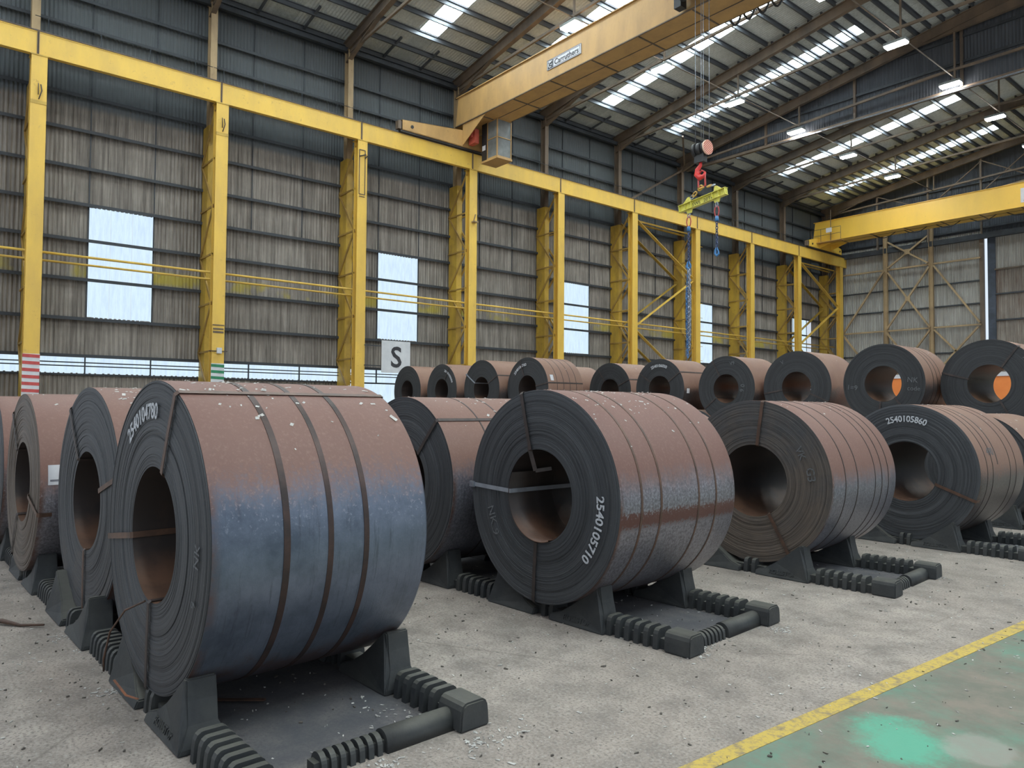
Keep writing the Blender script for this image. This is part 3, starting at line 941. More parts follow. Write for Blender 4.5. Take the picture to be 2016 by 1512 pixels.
# ------------------------------------------------------------------ end wall
EY = 60.75
eb = MB().box(-31.3, 14, EY + 0.1, EY + 0.25, 0, 0.4)
wall_far = structure(eb.build('wall_far', M['grey']))
es = corrugated(2.4, 1.0, 16, 0.026, M['end_cladding'], 'end_cladding_sheet', seg=6)
eds = corrugated(2.4, 1.0, 16, 0.026, M['door_cladding'], 'door_sheet', seg=6)
edk = corrugated(2.4, 1.0, 16, 0.026, M['curtain'], 'upper_end_sheet', seg=4)
x = -31.2
lev = [0.3, 3.2, 6.1, 9.66, 12.99]
while x < -19.2:
    w = min(2.4, -19.2 - x)
    for r in range(len(lev) - 1):
        place('cladding_sheet', es, wall_far, (x, EY + random.uniform(-0.01, 0.02), lev[r] - 0.04), (0, 0, -PI / 2), (1, w / 2.4, lev[r + 1] - lev[r] + 0.06))
    x += w
x = -31.2
while x < 13:
    zt = roof_z(x + 1.2)
    zb_ = 12.99 if x < -19.3 else 14.6
    place('cladding_sheet', es if x < -19.3 else edk, wall_far, (x, EY + 0.01, zb_), (0, 0, -PI / 2), (1, 1, 15.0 - zb_))
    place('cladding_sheet', edk, wall_far, (x, EY, 15.0), (0, 0, -PI / 2), (1, 1, zt - 15.0))
    x += 2.4
for z in (6.1, 9.66, 11.34):
    MB().bar((-31.2, EY - 0.1, z), (-19.2, EY - 0.1, z), 0.12, 0.09).build('girt', M['girt'], wall_far)
for z in (8.07, 12.99):
    MB().bar((-29.6, EY - 0.25, z), (-19.25, EY - 0.25, z), 0.12, 0.12).build('rail', M['post'], wall_far)
for z in (15.2, 17.0, 18.6):
    MB().bar((-31, EY - 0.1, z), (13, EY - 0.1, z), 0.12, 0.1).build('girt', M['girt'], wall_far)
for x in (-26.0, -22.6):
    MB().ibeam((x, EY - 0.3, 0), (x, EY - 0.3, 18.0), 0.24, 0.3, upv=(1, 0, 0)).build('wind_post', M['post'], wall_far)
def eb_(a, b_):
    MB().bar((a[0], EY - 0.4, a[1]), (b_[0], EY - 0.4, b_[1]), 0.14, 0.12).build('wind_brace', M['post'], wall_far)
for a, b_ in (((-26.1, 12.9), (-29.4, 8.15)), ((-25.8, 12.75), (-22.7, 8.1)), ((-25.9, 8.2), (-22.7, 12.8)), ((-22.4, 12.85), (-19.3, 8.2)),
              ((-29.4, 7.9), (-26.2, 3.5)), ((-25.9, 7.9), (-22.8, 3.6)), ((-22.7, 7.9), (-25.9, 3.6)), ((-22.4, 7.9), (-19.4, 4.5)), ((-19.4, 7.9), (-22.4, 4.5)),
              ((-25.8, 13.1), (-22.8, 15.2)), ((-22.8, 13.1), (-25.8, 15.2))):
    eb_(a, b_)
MB().box(-24.5, -24.1, EY - 0.48, EY - 0.42, 14.0, 14.4).box(-24.45, -24.1, EY - 0.48, EY - 0.42, 10.3, 10.65).build('gusset_plate', M['post'], wall_far)
# truss members in the dark gable
tr = MB()
tr.bar((-30, EY - 0.9, 16.4), (-9.3, EY - 0.9, 18.6), 0.12, 0.14)
tr.build('gable_chord', M['post'], wall_far)
for x in (-26.4, -22.6, -19, -15.6, -12):
    MB().bar((x, EY - 0.8, 14.6), (x, EY - 0.8, roof_z(x) - 0.4), 0.12).build('gable_post', M['rust_steel'], wall_far)
for a, b_ in (((-26.4, 18.9), (-22.6, 17.2)), ((-22.6, 17.2), (-19, 19.9)), ((-19, 17.6), (-15.6, 20.3)), ((-19, 20.0), (-15.6, 18))):
    MB().bar((a[0], EY - 0.85, a[1]), (b_[0], EY - 0.85, b_[1]), 0.07).build('gable_brace', M['rust_steel'], wall_far)
# sliding doors with a bright gap of daylight
MB().box(-31, 13, EY - 0.35, EY - 0.1, 14.35, 14.75).build('door_track', M['girt'], wall_far)
d1 = structure(MB().box(-18.85, -18.35, EY - 0.12, EY + 0.05, 0, 14.4).build('door_1', M['girt']))
d1.data.materials[0] = mat_simple('dark_blue_door_edge', (0.055, 0.07, 0.10), (0.03, 0.038, 0.055), 2, 0.6)
x = -18.35
while x < 13:
    for r in range(5):
        z0, z1 = [0.1, 3.0, 6.0, 9.0, 12.0, 14.4][r:r + 2]
        place('cladding_sheet', eds if z1 < 12.5 else es, d1, (x, EY, z0), (0, 0, -PI / 2), (1, 1, z1 - z0))
    x += 2.4
for z in (3.0, 5.9, 8.3, 10.2, 12.0):
    MB().bar((-18.4, EY - 0.1, z), (13, EY - 0.1, z), 0.12, 0.1).build('door_rail', M['rust_steel'] if z > 11 else M['girt'], d1)
d2 = structure(MB().box(-19.35, -19.08, EY - 0.2, EY + 0.05, 0, 14.5).build('door_2', M['rust_steel']))
w_ = structure(MB().box(-19.08, -18.85, EY + 0.08, EY + 0.1, 0, 14.55).build('window_17', M['slit']))  # glowing strip stands in for daylight through the gap between the doors

# ------------------------------------------------------------------ cranes
def crane(yf, zb, zt, yr, mat, label, near):
    root = empty('overhead_crane', (XW, yf, 14.5))
    z = lambda v: v - 14.5
    D = yr - yf
    g_ = MB()
    x0, x1 = -0.25, 39.0
    # box girder with a raked end
    g_.prism([(x0 - 0.2, z(zb) + 0.02), (x0, z(zt)), (x1, z(zt)), (x1, z(zb) + 0.02)], 'y', 0, 0.02)
    g_.prism([(x0 - 0.2, z(zb) + 0.02), (x0, z(zt)), (x1, z(zt)), (x1, z(zb) + 0.02)], 'y', D - 0.02, D)
    g_.box(x0 - 0.1, x1, -0.07, D + 0.07, z(zt), z(zt) + 0.04)
    g_.box(x0 - 0.25, x1, 0.0, D, z(zb), z(zb) + 0.02)
    g_.prism([(x0 - 0.2, z(zb)), (x0, z(zt)), (x0 + 0.02, z(zt)), (x0 - 0.18, z(zb))], 'y', 0.02, D - 0.02)
    g_.build('box_girder', mat, root)
    lp = MB()
    lp.box(x0 - 0.2, x1, -0.05, 0.0, z(zb) - 0.01, z(zb) + 0.03)
    lp.box(x0 - 0.2, x1, D, D + 0.05, z(zb) - 0.01, z(zb) + 0.03)
    lp.build('flange_lip', M['rust_steel'] if near else mat, root)
    for k in range(8):
        xx = 1.6 + k * 2.45
        MB().box(xx, xx + 0.05, 0.02, D - 0.02, z(zb) - 0.03, z(zb)).build('underside_weld', M['rust_steel'], root)
    MB().box(0.6, 34, D * 0.52, D * 0.52 + 0.03, z(zb) - 0.02, z(zb)).build('cable_run', M['rust_steel'], root)
    # end truck riding on the rail
    y0 = -3.45 if near else -1.7
    y1 = D + (0.5 if near else 1.9)
    t = MB()
    hs = 0.55
    for sx in (-0.18, 0.10):
        pts = [(y0, 0.10), (y0, hs), (-0.2, hs + (0.36 if near else 0.4)), (D + 0.2, hs + (0.36 if near else 0.4)), (y1, hs), (y1, 0.10)]
        t.prism(pts, 'x', sx, sx + 0.03)
    t.quadbox([(-0.18, y0, hs - 0.01), (0.13, y0, hs - 0.01), (0.13, -0.2, hs + 0.34 if near else hs + 0.39), (-0.18, -0.2, hs + 0.34 if near else hs + 0.39), (-0.18, y0, hs + 0.01), (0.13, y0, hs + 0.01), (0.13, -0.2, hs + 0.36 if near else hs + 0.41), (-0.18, -0.2, hs + 0.36 if near else hs + 0.41)])
    t.quadbox([(-0.18, D + .2, hs + .38), (0.13, D + .2, hs + .38), (0.13, y1, hs - .01), (-0.18, y1, hs - .01), (-0.18, D + .2, hs + .4), (0.13, D + .2, hs + .4), (0.13, y1, hs + .01), (-0.18, y1, hs + .01)])
    t.box(-0.18, 0.13, y0, y0 + 0.03, 0.1, hs)
    t.box(-0.18, 0.13, y0, y1, 0.09, 0.12)
    t.build('end_truck', mat, root)
    for yy in (y0 + 0.55, y1 - 0.3):
        w = MB()
        w.tube([(-0.07, yy, 0.19), (0.05, yy, 0.19)], 0.19, 18)
        wh = w.build('wheel', M['black'], root)
        MB().tube([(0.13, yy, 0.34), (0.16, yy, 0.34)], 0.08, 12).build('axle_cap', M['black'], root)
    MB().box(-0.14, 0.11, y0 - 0.18, y0, 0.12, 0.5).build('buffer', M['rust_steel'], root)
    MB().box(-0.1, 0.1, y0 - 0.05, y1, 0.0, 0.09).build('rail_sweep', M['black'], root)
    # gusset under the girder end
    k = MB()
    k.prism([(0.14, z(zb)), (2.0 if near else 1.6, z(zb)), (0.14, 0.15)], 'y', 0.0, 0.03)
    k.prism([(0.14, z(zb)), (2.0 if near else 1.6, z(zb)), (0.14, 0.15)], 'y', D - 0.03, D)
    k.build('gusset', mat, root)
    tag(root, label, 'crane')
    return root, z
cr1, z1_ = crane(20.83, 15.70, 17.12, 22.42, M['crane'], 'weathered ochre overhead travelling crane with maker plate, nearest across the hall', True)
cr2, z2_ = crane(56.0, 15.12, 16.70, 57.7, M['crane_new'], 'bright yellow overhead travelling crane in front of the end wall', False)
# drive gear behind the near gusset
MB().box(0.25, 0.75, 0.3, 0.55, 0.2, 0.9).box(0.5, 0.6, 0.2, 0.3, 0.5, 0.8).build('drive_unit', M['salmon'], cr1)
# nameplate: Carruthers, on the front web
npl = MB().box(0, 2.05, -0.02, 0, 0, 0.42).build('maker_plate', M['paper'], cr1, (6.35, 0.0, 16.18 - 14.5))
npl.rotation_euler = (0, 0, 0)
fm = MB()
for (a, b_) in (((0.0, 0.0), (2.05, 0.0)), ((0.0, 0.42), (2.05, 0.42)), ((0.0, 0.0), (0.0, 0.42)), ((2.05, 0.0), (2.05, 0.42)), ((0.39, 0.03), (0.39, 0.39)), ((0.39, 0.05), (1.98, 0.05)), ((0.39, 0.37), (1.98, 0.37)), ((1.98, 0.05), (1.98, 0.37))):
    fm.bar((a[0], -0.024, a[1]), (b_[0], -0.024, b_[1]), 0.012, 0.014)
fm.build('plate_border', M['ink'], npl)
lg = MB().box(0.04, 0.36, -0.024, -0.02, 0.03, 0.39)
lgo = lg.build('plate_emblem', M['letter'], npl)
em_ = MB()
em_.bar((0.08, -0.027, 0.34), (0.32, -0.027, 0.34), 0.01, 0.04)
em_.tube([(0.20 + 0.10 * math.cos(t_), -0.027, 0.19 + 0.11 * math.sin(t_)) for t_ in [0.9 + i_ * 0.45 for i_ in range(11)]], 0.022, 6)
em_.bar((0.2, -0.027, 0.19), (0.31, -0.027, 0.19), 0.01, 0.03)
em_.build('emblem_lines', M['paper'], npl)
tmx = text_mesh('Carruthers', 0.36, M['letter'], 'plate_lettering', 0.002, lambda c: Vector((c.x, -0.026 - c.z, c.y)), bold=0.006)
xs_ = [v.co.x for v in tmx.vertices]
sc_ = 1.45 / (max(xs_) - min(xs_))
place('plate_lettering', tmx, npl, (0.46 - min(xs_) * sc_, 0, 0.10), None, (sc_, 1, 0.9))
# grey cabinet hanging under the near girder
cb = empty('control_cabinet', (-28.6, 21.62, 13.75))
MB().box(0, 1.2, 0, 0.85, 0.1, 1.95).build('cabinet_body', M['grey'], cb)
MB().box(-0.03, 1.26, -0.04, 0.9, 0, 0.1).build('floor_tray', M['crane'], cb)
MB().box(0.0, 0.45, -0.015, 0.0, 0.12, 1.93).build('dark_panel', M['black'], cb)
fr = MB()
for x in (0.45, 1.2):
    fr.box(x - 0.02, x + 0.02, -0.03, 0.0, 0.1, 1.95)
for y in (0.0, 0.85):
    fr.box(1.2, 1.23, y - 0.02, y + 0.02, 0.1, 1.95)
for z in (0.12, 1.05, 1.93):
    fr.box(0.45, 1.22, -0.03, 0.0, z - 0.02, z + 0.02); fr.box(1.2, 1.23, 0, 0.87, z - 0.02, z + 0.02)
fr.build('edge_frame', M['crane'], cb)
MB().box(0.05, 0.3, -0.025, -0.015, 0.62, 0.86).build('notice', M['paper'], cb)
tag(cb, 'grey two-panel cabinet hanging under the end of the near crane girder', 'cabinet')
# far crane: platform, label, festoon loops
pl = MB()
pl.box(-0.3, 2.1, -0.55, 0.0, 0.45, 0.5)
pl.build('platform', M['crane'], cr2)
rl_ = MB()
for x in (-0.3, 0.5, 1.3, 2.1):
    rl_.bar((x, -0.55, 0.5), (x, -0.55, 1.5), 0.03)
for z in (1.0, 1.5):
    rl_.bar((-0.3, -0.55, z), (2.1, -0.55, z), 0.03)
rl_.bar((1.3, -0.55, 0.5), (1.3, -0.55, 2.9), 0.04)
rl_.build('platform_railing', M['rust_steel'], cr2)
MB().box(0.95, 1.4, -0.6, -0.57, 1.15, 1.5).build('notice', M['paper'], cr2)
MB().box(13.85, 15.9, -0.02, 0.0, 0.9, 1.85).build('maker_plate', M['paper'], cr2)
tA = text_mesh('A', 0.22, M['ink'], 'plate_lettering', 0.002, lambda c: Vector((c.x, -0.026 - c.z, c.y)))
place('plate_lettering', tA, cr2, (14.0, 0, 0.98))
for k in range(6):
    fx = 4.0 + k * 2.2
    MB().tube([(fx + 1.6 * t_ / 8, 0.85, 0.62 - 0.32 * math.sin(PI * t_ / 8)) for t_ in range(9)], 0.03, 6).build('festoon_cable', M['black'], cr2)
# near crane festoon loops beyond the girder
for k in range(5):
    fx = 14.2 + k * 0.55
    MB().tube([(fx + 0.5 * t_ / 6, 1.75, 1.35 - 0.35 * math.sin(PI * t_ / 6)) for t_ in range(7)], 0.04, 6).build('festoon_cable', M['black'], cr1)
# hoist trolley on the near side of the girder (above the frame) and its ropes
tl = empty('hoist_trolley', (-14.7, 20.3, 15.75))
MB().box(-1.0, 1.0, -0.45, 0.42, 0.3, 1.6).build('frame', M['crane'], tl)
MB().tube([(-0.8, 0.0, 0.35), (0.8, 0.0, 0.35)], 0.28, 18).build('rope_drum', M['black'], tl)
MB().box(-1.2, -0.9, 0.1, 0.42, 0.0, 0.35).build('limit_switch', M['black'], tl)
tag(tl, 'dark hoist trolley at the top edge on the near side of the near crane girder', 'hoist')

# ------------------------------------------------------------------ hook block, lifting beam and chains
hb = empty('hook_block', (-14.6, 20.3, 10.42))
MB().tube([(-0.34, 0, 0), (-0.22, 0, 0)], 0.24, 28).tube([(-0.2, 0, 0), (-0.02, 0, 0)], 0.22, 28).tube([(0.0, 0, 0), (0.13, 0, 0)], 0.2, 28).tube([(-0.44, 0.0, 0), (-0.34, 0, 0)], 0.1, 16).box(-0.3, 0.08, -0.1, 0.1, -0.45, -0.1).build('sheave_block', M['black'], hb)
MB().tube([(0.0, -0.18, 0), (0.0, -0.26, 0)], 0.02, 6)
sd = MB()
dc = Vector((0.17, 0.0, 0.0))
dn = Vector((1.0, -0.06, 0)).normalized()
a_ = dn.cross(Vector((0, 0, 1))).normalized()
i0 = 0
sd.tube([dc - dn * 0.03, dc + dn * 0.03], 0.245, 32)
sd.build('side_disc', M['cream'], hb)
for k in range(8):
    off = -0.2 + k * 0.057
    h = math.sqrt(max(0.0, 0.24 ** 2 - off ** 2))
    d1_ = (a_ * 0.72 + Vector((0, 0, 1)) * -0.69).normalized()
    d2_ = (a_ * 0.69 + Vector((0, 0, 1)) * 0.72).normalized()
    c_ = dc + dn * 0.034 + d2_ * off
    MB().bar(c_ - d1_ * h, c_ + d1_ * h, 0.006, 0.030, upv=d2_).build('stripe', M['salmon'], hb)
hk = MB()
hk.tube([(-0.1, 0, -0.4), (-0.12, 0, -0.55), (-0.24, 0, -0.66), (-0.26, 0, -0.82), (-0.14, 0, -0.95), (0.02, 0, -0.93), (0.08, 0, -0.80)], [0.05, 0.06, 0.08, 0.1, 0.1, 0.07, 0.03], 12)
hk.build('hook', M['hookred'], hb)
MB().tube([(-0.2, 0, -0.85), (-0.2, 0, -1.25), (-0.05, 0, -1.32), (0.08, 0, -1.25), (0.06, 0, -0.8), (-0.06, 0, -0.72), (-0.2, 0, -0.85)], 0.03, 8).build('master_link', M['red'], hb)
MB().box(-0.28, -0.24, -0.03, 0.03, -0.9, -0.7)
for k, (dx, dy) in enumerate(((-0.28, -0.05), (-0.12, 0.05), (0.04, -0.05), (0.2, 0.05))):
    MB().tube([(dx, dy, 0.2), (dx, dy, 5.4)], 0.011, 5).build('wire_rope', M['zinc'], hb)
tag(hb, 'crane hook block with a red and cream striped disc and red hook', 'hook block')

def chain_pts(p, q, pitch):
    p = Vector(p); q = Vector(q)
    n = max(1, int((q - p).length / pitch))
    return [(p + (q - p) * (k + 0.5) / n) for k in range(n)], (q - p).normalized()
def link_geo(mb, c, d, w, L, r, turn):
    u = Vector((0, 1, 0)) if turn else Vector((1, 0, 0))
    u = (u - d * u.dot(d))
    if u.length < 0.1: u = Vector((0, 0, 1)) - d * d.z
    u.normalize()
    pts = []
    for k in range(9):
        t = 2 * PI * k / 8
        pts.append(c + d * math.cos(t) * L / 2 + u * math.sin(t) * w / 2)
    mb.tube(pts, r, 5, cap=False)
def chain(mb, p, q, pitch=0.075, w=0.06, r=0.012):
    pts, d = chain_pts(p, q, pitch)
    for k, c in enumerate(pts):
        link_geo(mb, c, d, w, pitch * 1.35, r, k % 2)
sb = empty('lifting_beam', (-15.57, 20.3, 8.50))
sb.rotation_euler = (0, math.radians(-5.5), math.radians(-4))
bl = 1.98
ix = MB().ibeam((0, 0, 0.06), (bl, 0, 0.06), 0.16, 0.24, 0.018, 0.014)
for x in (0.03, 0.3, 0.55, 1.45, 1.7, 1.95):
    ix.box(x - 0.008, x + 0.008, -0.075, 0.075, -0.04, 0.16)
ix.build('i_beam', M['beam_lime'], sb)
for x in (0.42, 1.58):
    MB().prism([(x - 0.26, 0.18), (x - 0.03, 0.36), (x + 0.05, 0.36), (x + 0.10, 0.18)] if x < 1 else [(x - 0.10, 0.18), (x - 0.05, 0.36), (x + 0.03, 0.36), (x + 0.26, 0.18)], 'y', -0.02, 0.02).build('top_lug', M['beam_lime'], sb)
    MB().prism([(x - 0.14, -0.06), (x - 0.08, -0.2), (x + 0.08, -0.2), (x + 0.14, -0.06)], 'y', -0.02, 0.02).build('bottom_lug', M['beam_lime'], sb)
ts = text_mesh('SWL  20Te', 0.2, M['letter'], 'capacity_lettering', 0.001, lambda c: Vector((c.x, -0.012 - c.z, c.y)))
place('capacity_lettering', ts, sb, (0.56, 0, -0.01), None, (0.95, 1, 0.8))
tag(sb, 'lime yellow steel lifting beam hanging from the crane hook', 'lifting beam')
# chain legs from the hook to the beam
for k, (p, q, lb) in enumerate((((-14.72, 20.3, 9.12), (-15.17, 20.3, 8.86), 'left'), ((-14.66, 20.3, 9.12), (-14.06, 20.22, 9.06), 'right'))):
    root = empty('chain_sling', p)
    p_ = Vector(p); q_ = Vector(q)
    if k == 0: q_ = Vector((-15.12, 20.28, 8.82))
    m_ = MB()
    link_geo(m_, Vector((0, 0, 0)), (q_ - p_).normalized(), 0.14, 0.2, 0.03, 0)
    m_.build('shortening_clutch', M['gold'], root)
    m_ = MB(); chain(m_, (q_ - p_) * 0.18, (q_ - p_) * 0.5, 0.07, 0.05, 0.01); m_.build('upper_chain', M['black'], root)
    m_ = MB()
    link_geo(m_, (q_ - p_) * 0.55, (q_ - p_).normalized(), 0.12, 0.2, 0.028, 0)
    m_.build('coupling', M['gold'], root)
    m_ = MB()
    chain(m_, (q_ - p_) * 0.66, (q_ - p_) * 0.97, 0.13, 0.11, 0.02)
    m_.build('zinc_links', M['zinc'], root)
    tag(root, 'short sling from the red hook to the %s end of the lime beam' % lb, 'chain')
def leg(x, y, ztop, zbot, label, bunch):
    root = empty('hanging_chain', (x, y, ztop))
    m_ = MB(); link_geo(m_, Vector((0, 0, -0.08)), Vector((0, 0, -1)), 0.09, 0.16, 0.02, 0); m_.build('shackle', M['zinc'], root)
    m_ = MB(); link_geo(m_, Vector((0, 0, -0.30)), Vector((0, 0, -1)), 0.17, 0.36, 0.02, 0); link_geo(m_, Vector((0, 0, -0.30)), Vector((0, 0, -1)), 0.16, 0.36, 0.026, 0) if False else None
    m_.build('master_link', M['red'], root)
    m_ = MB().tube([(0, 0, -0.46), (0, 0, -0.62)], [0.05, 0.07], 8); m_.build('chain_coupling', M['blue'], root)
    m_ = MB()
    chain(m_, (0, 0, -0.62), (0, 0, -(ztop - zbot) + 0.25), 0.085, 0.075, 0.016)
    m_.build('chain_links', M['chain_blue'], root)
    m_ = MB()
    e = -(ztop - zbot)
    m_.tube([(0, 0, e + 0.28), (-0.05, 0, e + 0.2), (-0.07, 0, e + 0.08), (0, 0, e), (0.07, 0, e + 0.06), (0.06, 0, e + 0.15), (0.0, 0, e + 0.26)], [0.03, 0.035, 0.04, 0.04, 0.035, 0.025, 0.02], 8)
    m_.build('sling_hook', M['blue'], root)
    tag(root, label, 'chain')
leg(-13.98, 20.16, 8.46, 6.70, 'dark blue chain with a blue hook on the right end of the lime beam', 0)
leg(-15.17, 20.27, 8.36, 6.45, 'dark blue chain with a blue hook on the left end of the lime beam', 0)
bn = empty('chain_bunch', (-15.17, 20.27, 6.45))
for k in range(4):
    dx = (-0.06, 0.05, -0.02, 0.03)[k]; dy = (0.02, -0.03, 0.06, -0.05)[k]
    m_ = MB()
    p0 = Vector((dx * 0.4, dy * 0.4, 0.0)); p1 = Vector((dx * 1.6, dy, -0.9 - 0.1 * k)); p2 = Vector((dx, dy, -3.0 + 0.25 * k))
    chain(m_, p0, p1, 0.085, 0.07, 0.016); chain(m_, p1, p2, 0.085, 0.07, 0.016)
    m_.build('chain_fall', M['zinc'] if k % 2 else M['blue'], bn)
tag(bn, 'long bunch of grey and blue chains hanging down behind the coils', 'chain')

# ------------------------------------------------------------------ lamps
def lamp():
    root = empty('high_bay_lamp', (0, 0, 0))
    MB().box(-0.48, 0.48, -0.22, 0.22, 0.0, 0.12).build('housing', M['grey'], root)
    MB().box(-0.45, -0.02, -0.19, 0.19, -0.07, 0.0).box(0.02, 0.45, -0.19, 0.19, -0.07, 0.0).build('led_lens', M['lamp'], root)
    MB().tube([(0, 0, 0.14), (0, 0, 0.45)], 0.02, 6).build('suspension_rod', M['black'], root)
    return root
proto = None
lamp_no = 0
where = {(-22.1, 3): 'above the maker plate of the near crane', (-22.1, 4): 'just right of the near crane girder', (-22.1, 5): 'up and right of the hook block',
         (-22.1, 6): 'in front of the dark gable curtain, lower of two', (-22.1, 7): 'beyond the gable curtain in the left row', (-22.1, 8): 'farthest in the left lamp row, above the far crane',
         (-13.8, 4): 'cut by the top edge above the rooflights', (-13.8, 5): 'on the rusty frame at upper right', (-13.8, 6): 'at right above the bright cable tray',
         (-13.8, 7): 'nearest the right edge of the photo'}
for x in (-22.1, -13.8, -4.8, 3.5):  # rows right of the ridge are unseen, added to light the coils
    for n in range(-1, 9):
        y = YS_[n + 1]
        if x > -10 and n > 5: continue
        if proto is None:
            o = proto = lamp()
        else:
            o = proto.copy(); COL.objects.link(o)
            for ch in proto.children:
                c = ch.copy(); COL.objects.link(c); c.parent = o
        o.location = (x - 0.2, y, 18.16)
        if (x, n) in where:
            tag(o, 'lit high bay lamp ' + where[(x, n)], 'lamp', 'high bay lamps under the roof frames')
        else:
            tag(o, 'unseen high bay lamp added for light above the viewer', 'lamp', 'added high bay lamps out of view')

# ------------------------------------------------------------------ coils
RB = 0.381
def face_profile(R, n, seed, dep=0.0035):
    rd = random.Random(seed)
    pr = []
    off = 0
    r = RB
    step = (R - RB) / n
    for k in range(n):
        if rd.random() < 0.3: off = rd.uniform(-dep, dep * 0.6)
        o_ = off + rd.uniform(-0.0015, 0.0015)
        if k > n - 4: o_ = rd.uniform(-dep, dep)
        pr.append((r + 0.0006, o_)); r += step
        pr.append((r - 0.0006, o_))
    return pr
face_cache = {}
def coil(name_label, X, Y, Z, R, L, e=0.0, seg=96, rings=44, body=(0.6, 0.3, 0.5), brown=0.0, straps=(), bands=(), seed=1, tmat=None, flakes=40, group=None, bandmat='strap_dark', rband=0.0, dark=0.0):
    root = empty('steel_coil', (X, Y, Z), e)
    fp = face_profile(R, rings, seed)
    pr = [(R - 0.002, fp[-1][1] - 0.0), (R, fp[-1][1] + 0.004)]
    # slightly uneven outer wraps
    pr += [(R, L * 0.25), (R + 0.001, L * 0.5), (R, L * 0.75), (R, L - 0.012), (R - 0.004, L)]
    bk = [(R - 0.004, L)]
    rr = R - 0.004
    rd = random.Random(seed + 50)
    for k in range(10):
        rr -= (R - RB) / 10
        bk.append((max(rr, RB), L + rd.uniform(-0.01, 0.004)))
    body_o = MB().lathe(pr + bk[1:], seg, True).build('outer_wrap', M['coil_body'], root)
    body_o.data.polygons.foreach_set('use_smooth', [True] * len(body_o.data.polygons))
    body_o.color = (body[0], body[1], body[2], rband)
    fo = MB().lathe(fp, seg, False).build('end_face', M['coil_face'], root)
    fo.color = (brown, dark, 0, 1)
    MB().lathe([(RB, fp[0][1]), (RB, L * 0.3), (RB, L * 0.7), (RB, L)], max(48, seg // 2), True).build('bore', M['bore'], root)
    # radial straps through the eye
    for (deg, mat, axial) in straps:
        t = math.radians(deg)
        ur = Vector((math.cos(t), 0, math.sin(t)))
        ut = Vector((-math.sin(t), 0, math.cos(t)))
        w = 0.018
        ri = RB - (0.045 if mat == 'strap_zinc' and L > 1.5 else 0.006)
        path = [ur * ri + Vector((0, L * 0.6, 0)), ur * ri + Vector((0, -0.02 if ri < RB - 0.01 else 0.0, 0)), ur * (RB + 0.004) + Vector((0, -0.012, 0)),
                ur * ((R + RB) / 2) + Vector((0, -0.014, 0)), ur * (R - 0.01) + Vector((0, -0.012, 0)), ur * (R + 0.006) + Vector((0, 0.004, 0))]
        path.append(ur * (R + 0.004) + Vector((0, L if axial else 0.10, 0)))
        if axial:
            path.append(ur * (R - 0.05) + Vector((0, L + 0.008, 0)))
        m_ = MB()
        i_ = 0
        for p_ in path:
            nrm = None
            m_.v += [tuple(p_ - ut * w), tuple(p_ + ut * w)]
        for k in range(len(path) - 1):
            m_.f.append((2 * k, 2 * k + 1, 2 * k + 3, 2 * k + 2)); m_.sm.append(False)
        # give the strap thickness
        nv = len(m_.v)
        cen = []
        for k, p_ in enumerate(path):
            inside = k <= 1
            outw = -ur * 0.003 if inside else (Vector((0, -0.003, 0)) if 2 <= k <= 4 else ur * 0.003)
            m_.v += [tuple(p_ - ut * w + outw), tuple(p_ + ut * w + outw)]
        for k in range(len(path) - 1):
            a = nv + 2 * k
            m_.f.append((a, a + 2, a + 3, a + 1)); m_.sm.append(False)
            m_.f.append((2 * k, 2 * k + 2, a + 2, a)); m_.sm.append(False)
            m_.f.append((2 * k + 1, a + 1, a + 3, 2 * k + 3)); m_.sm.append(False)
        so = m_.build('strap', M[mat], root, fix=False)
        if mat == 'strap_zinc':
            so['label'] = 'bright galvanised strap across the coil eye'
            MB().quadbox([ur * (R - 0.05) + Vector((0, -0.03, 0)) - ut * 0.025, ur * (R + 0.012) + Vector((0, -0.03, 0)) - ut * 0.025, ur * (R + 0.012) + Vector((0, -0.03, 0)) + ut * 0.025, ur * (R - 0.05) + Vector((0, -0.03, 0)) + ut * 0.025,
                          ur * (R - 0.05) + Vector((0, -0.012, 0)) - ut * 0.025, ur * (R + 0.012) + Vector((0, -0.012, 0)) - ut * 0.025, ur * (R + 0.012) + Vector((0, -0.012, 0)) + ut * 0.025, ur * (R - 0.05) + Vector((0, -0.012, 0)) + ut * 0.025]).build('seal_clip', M['zinc'], so)
    for (yb_, wb_) in bands:
        b = MB().lathe([(R + 0.0005, yb_ - wb_ / 2), (R + 0.0035, yb_ - wb_ / 2), (R + 0.0035, yb_ + wb_ / 2), (R + 0.0005, yb_ + wb_ / 2)], seg, False)
        b.build('band', M[bandmat], root)
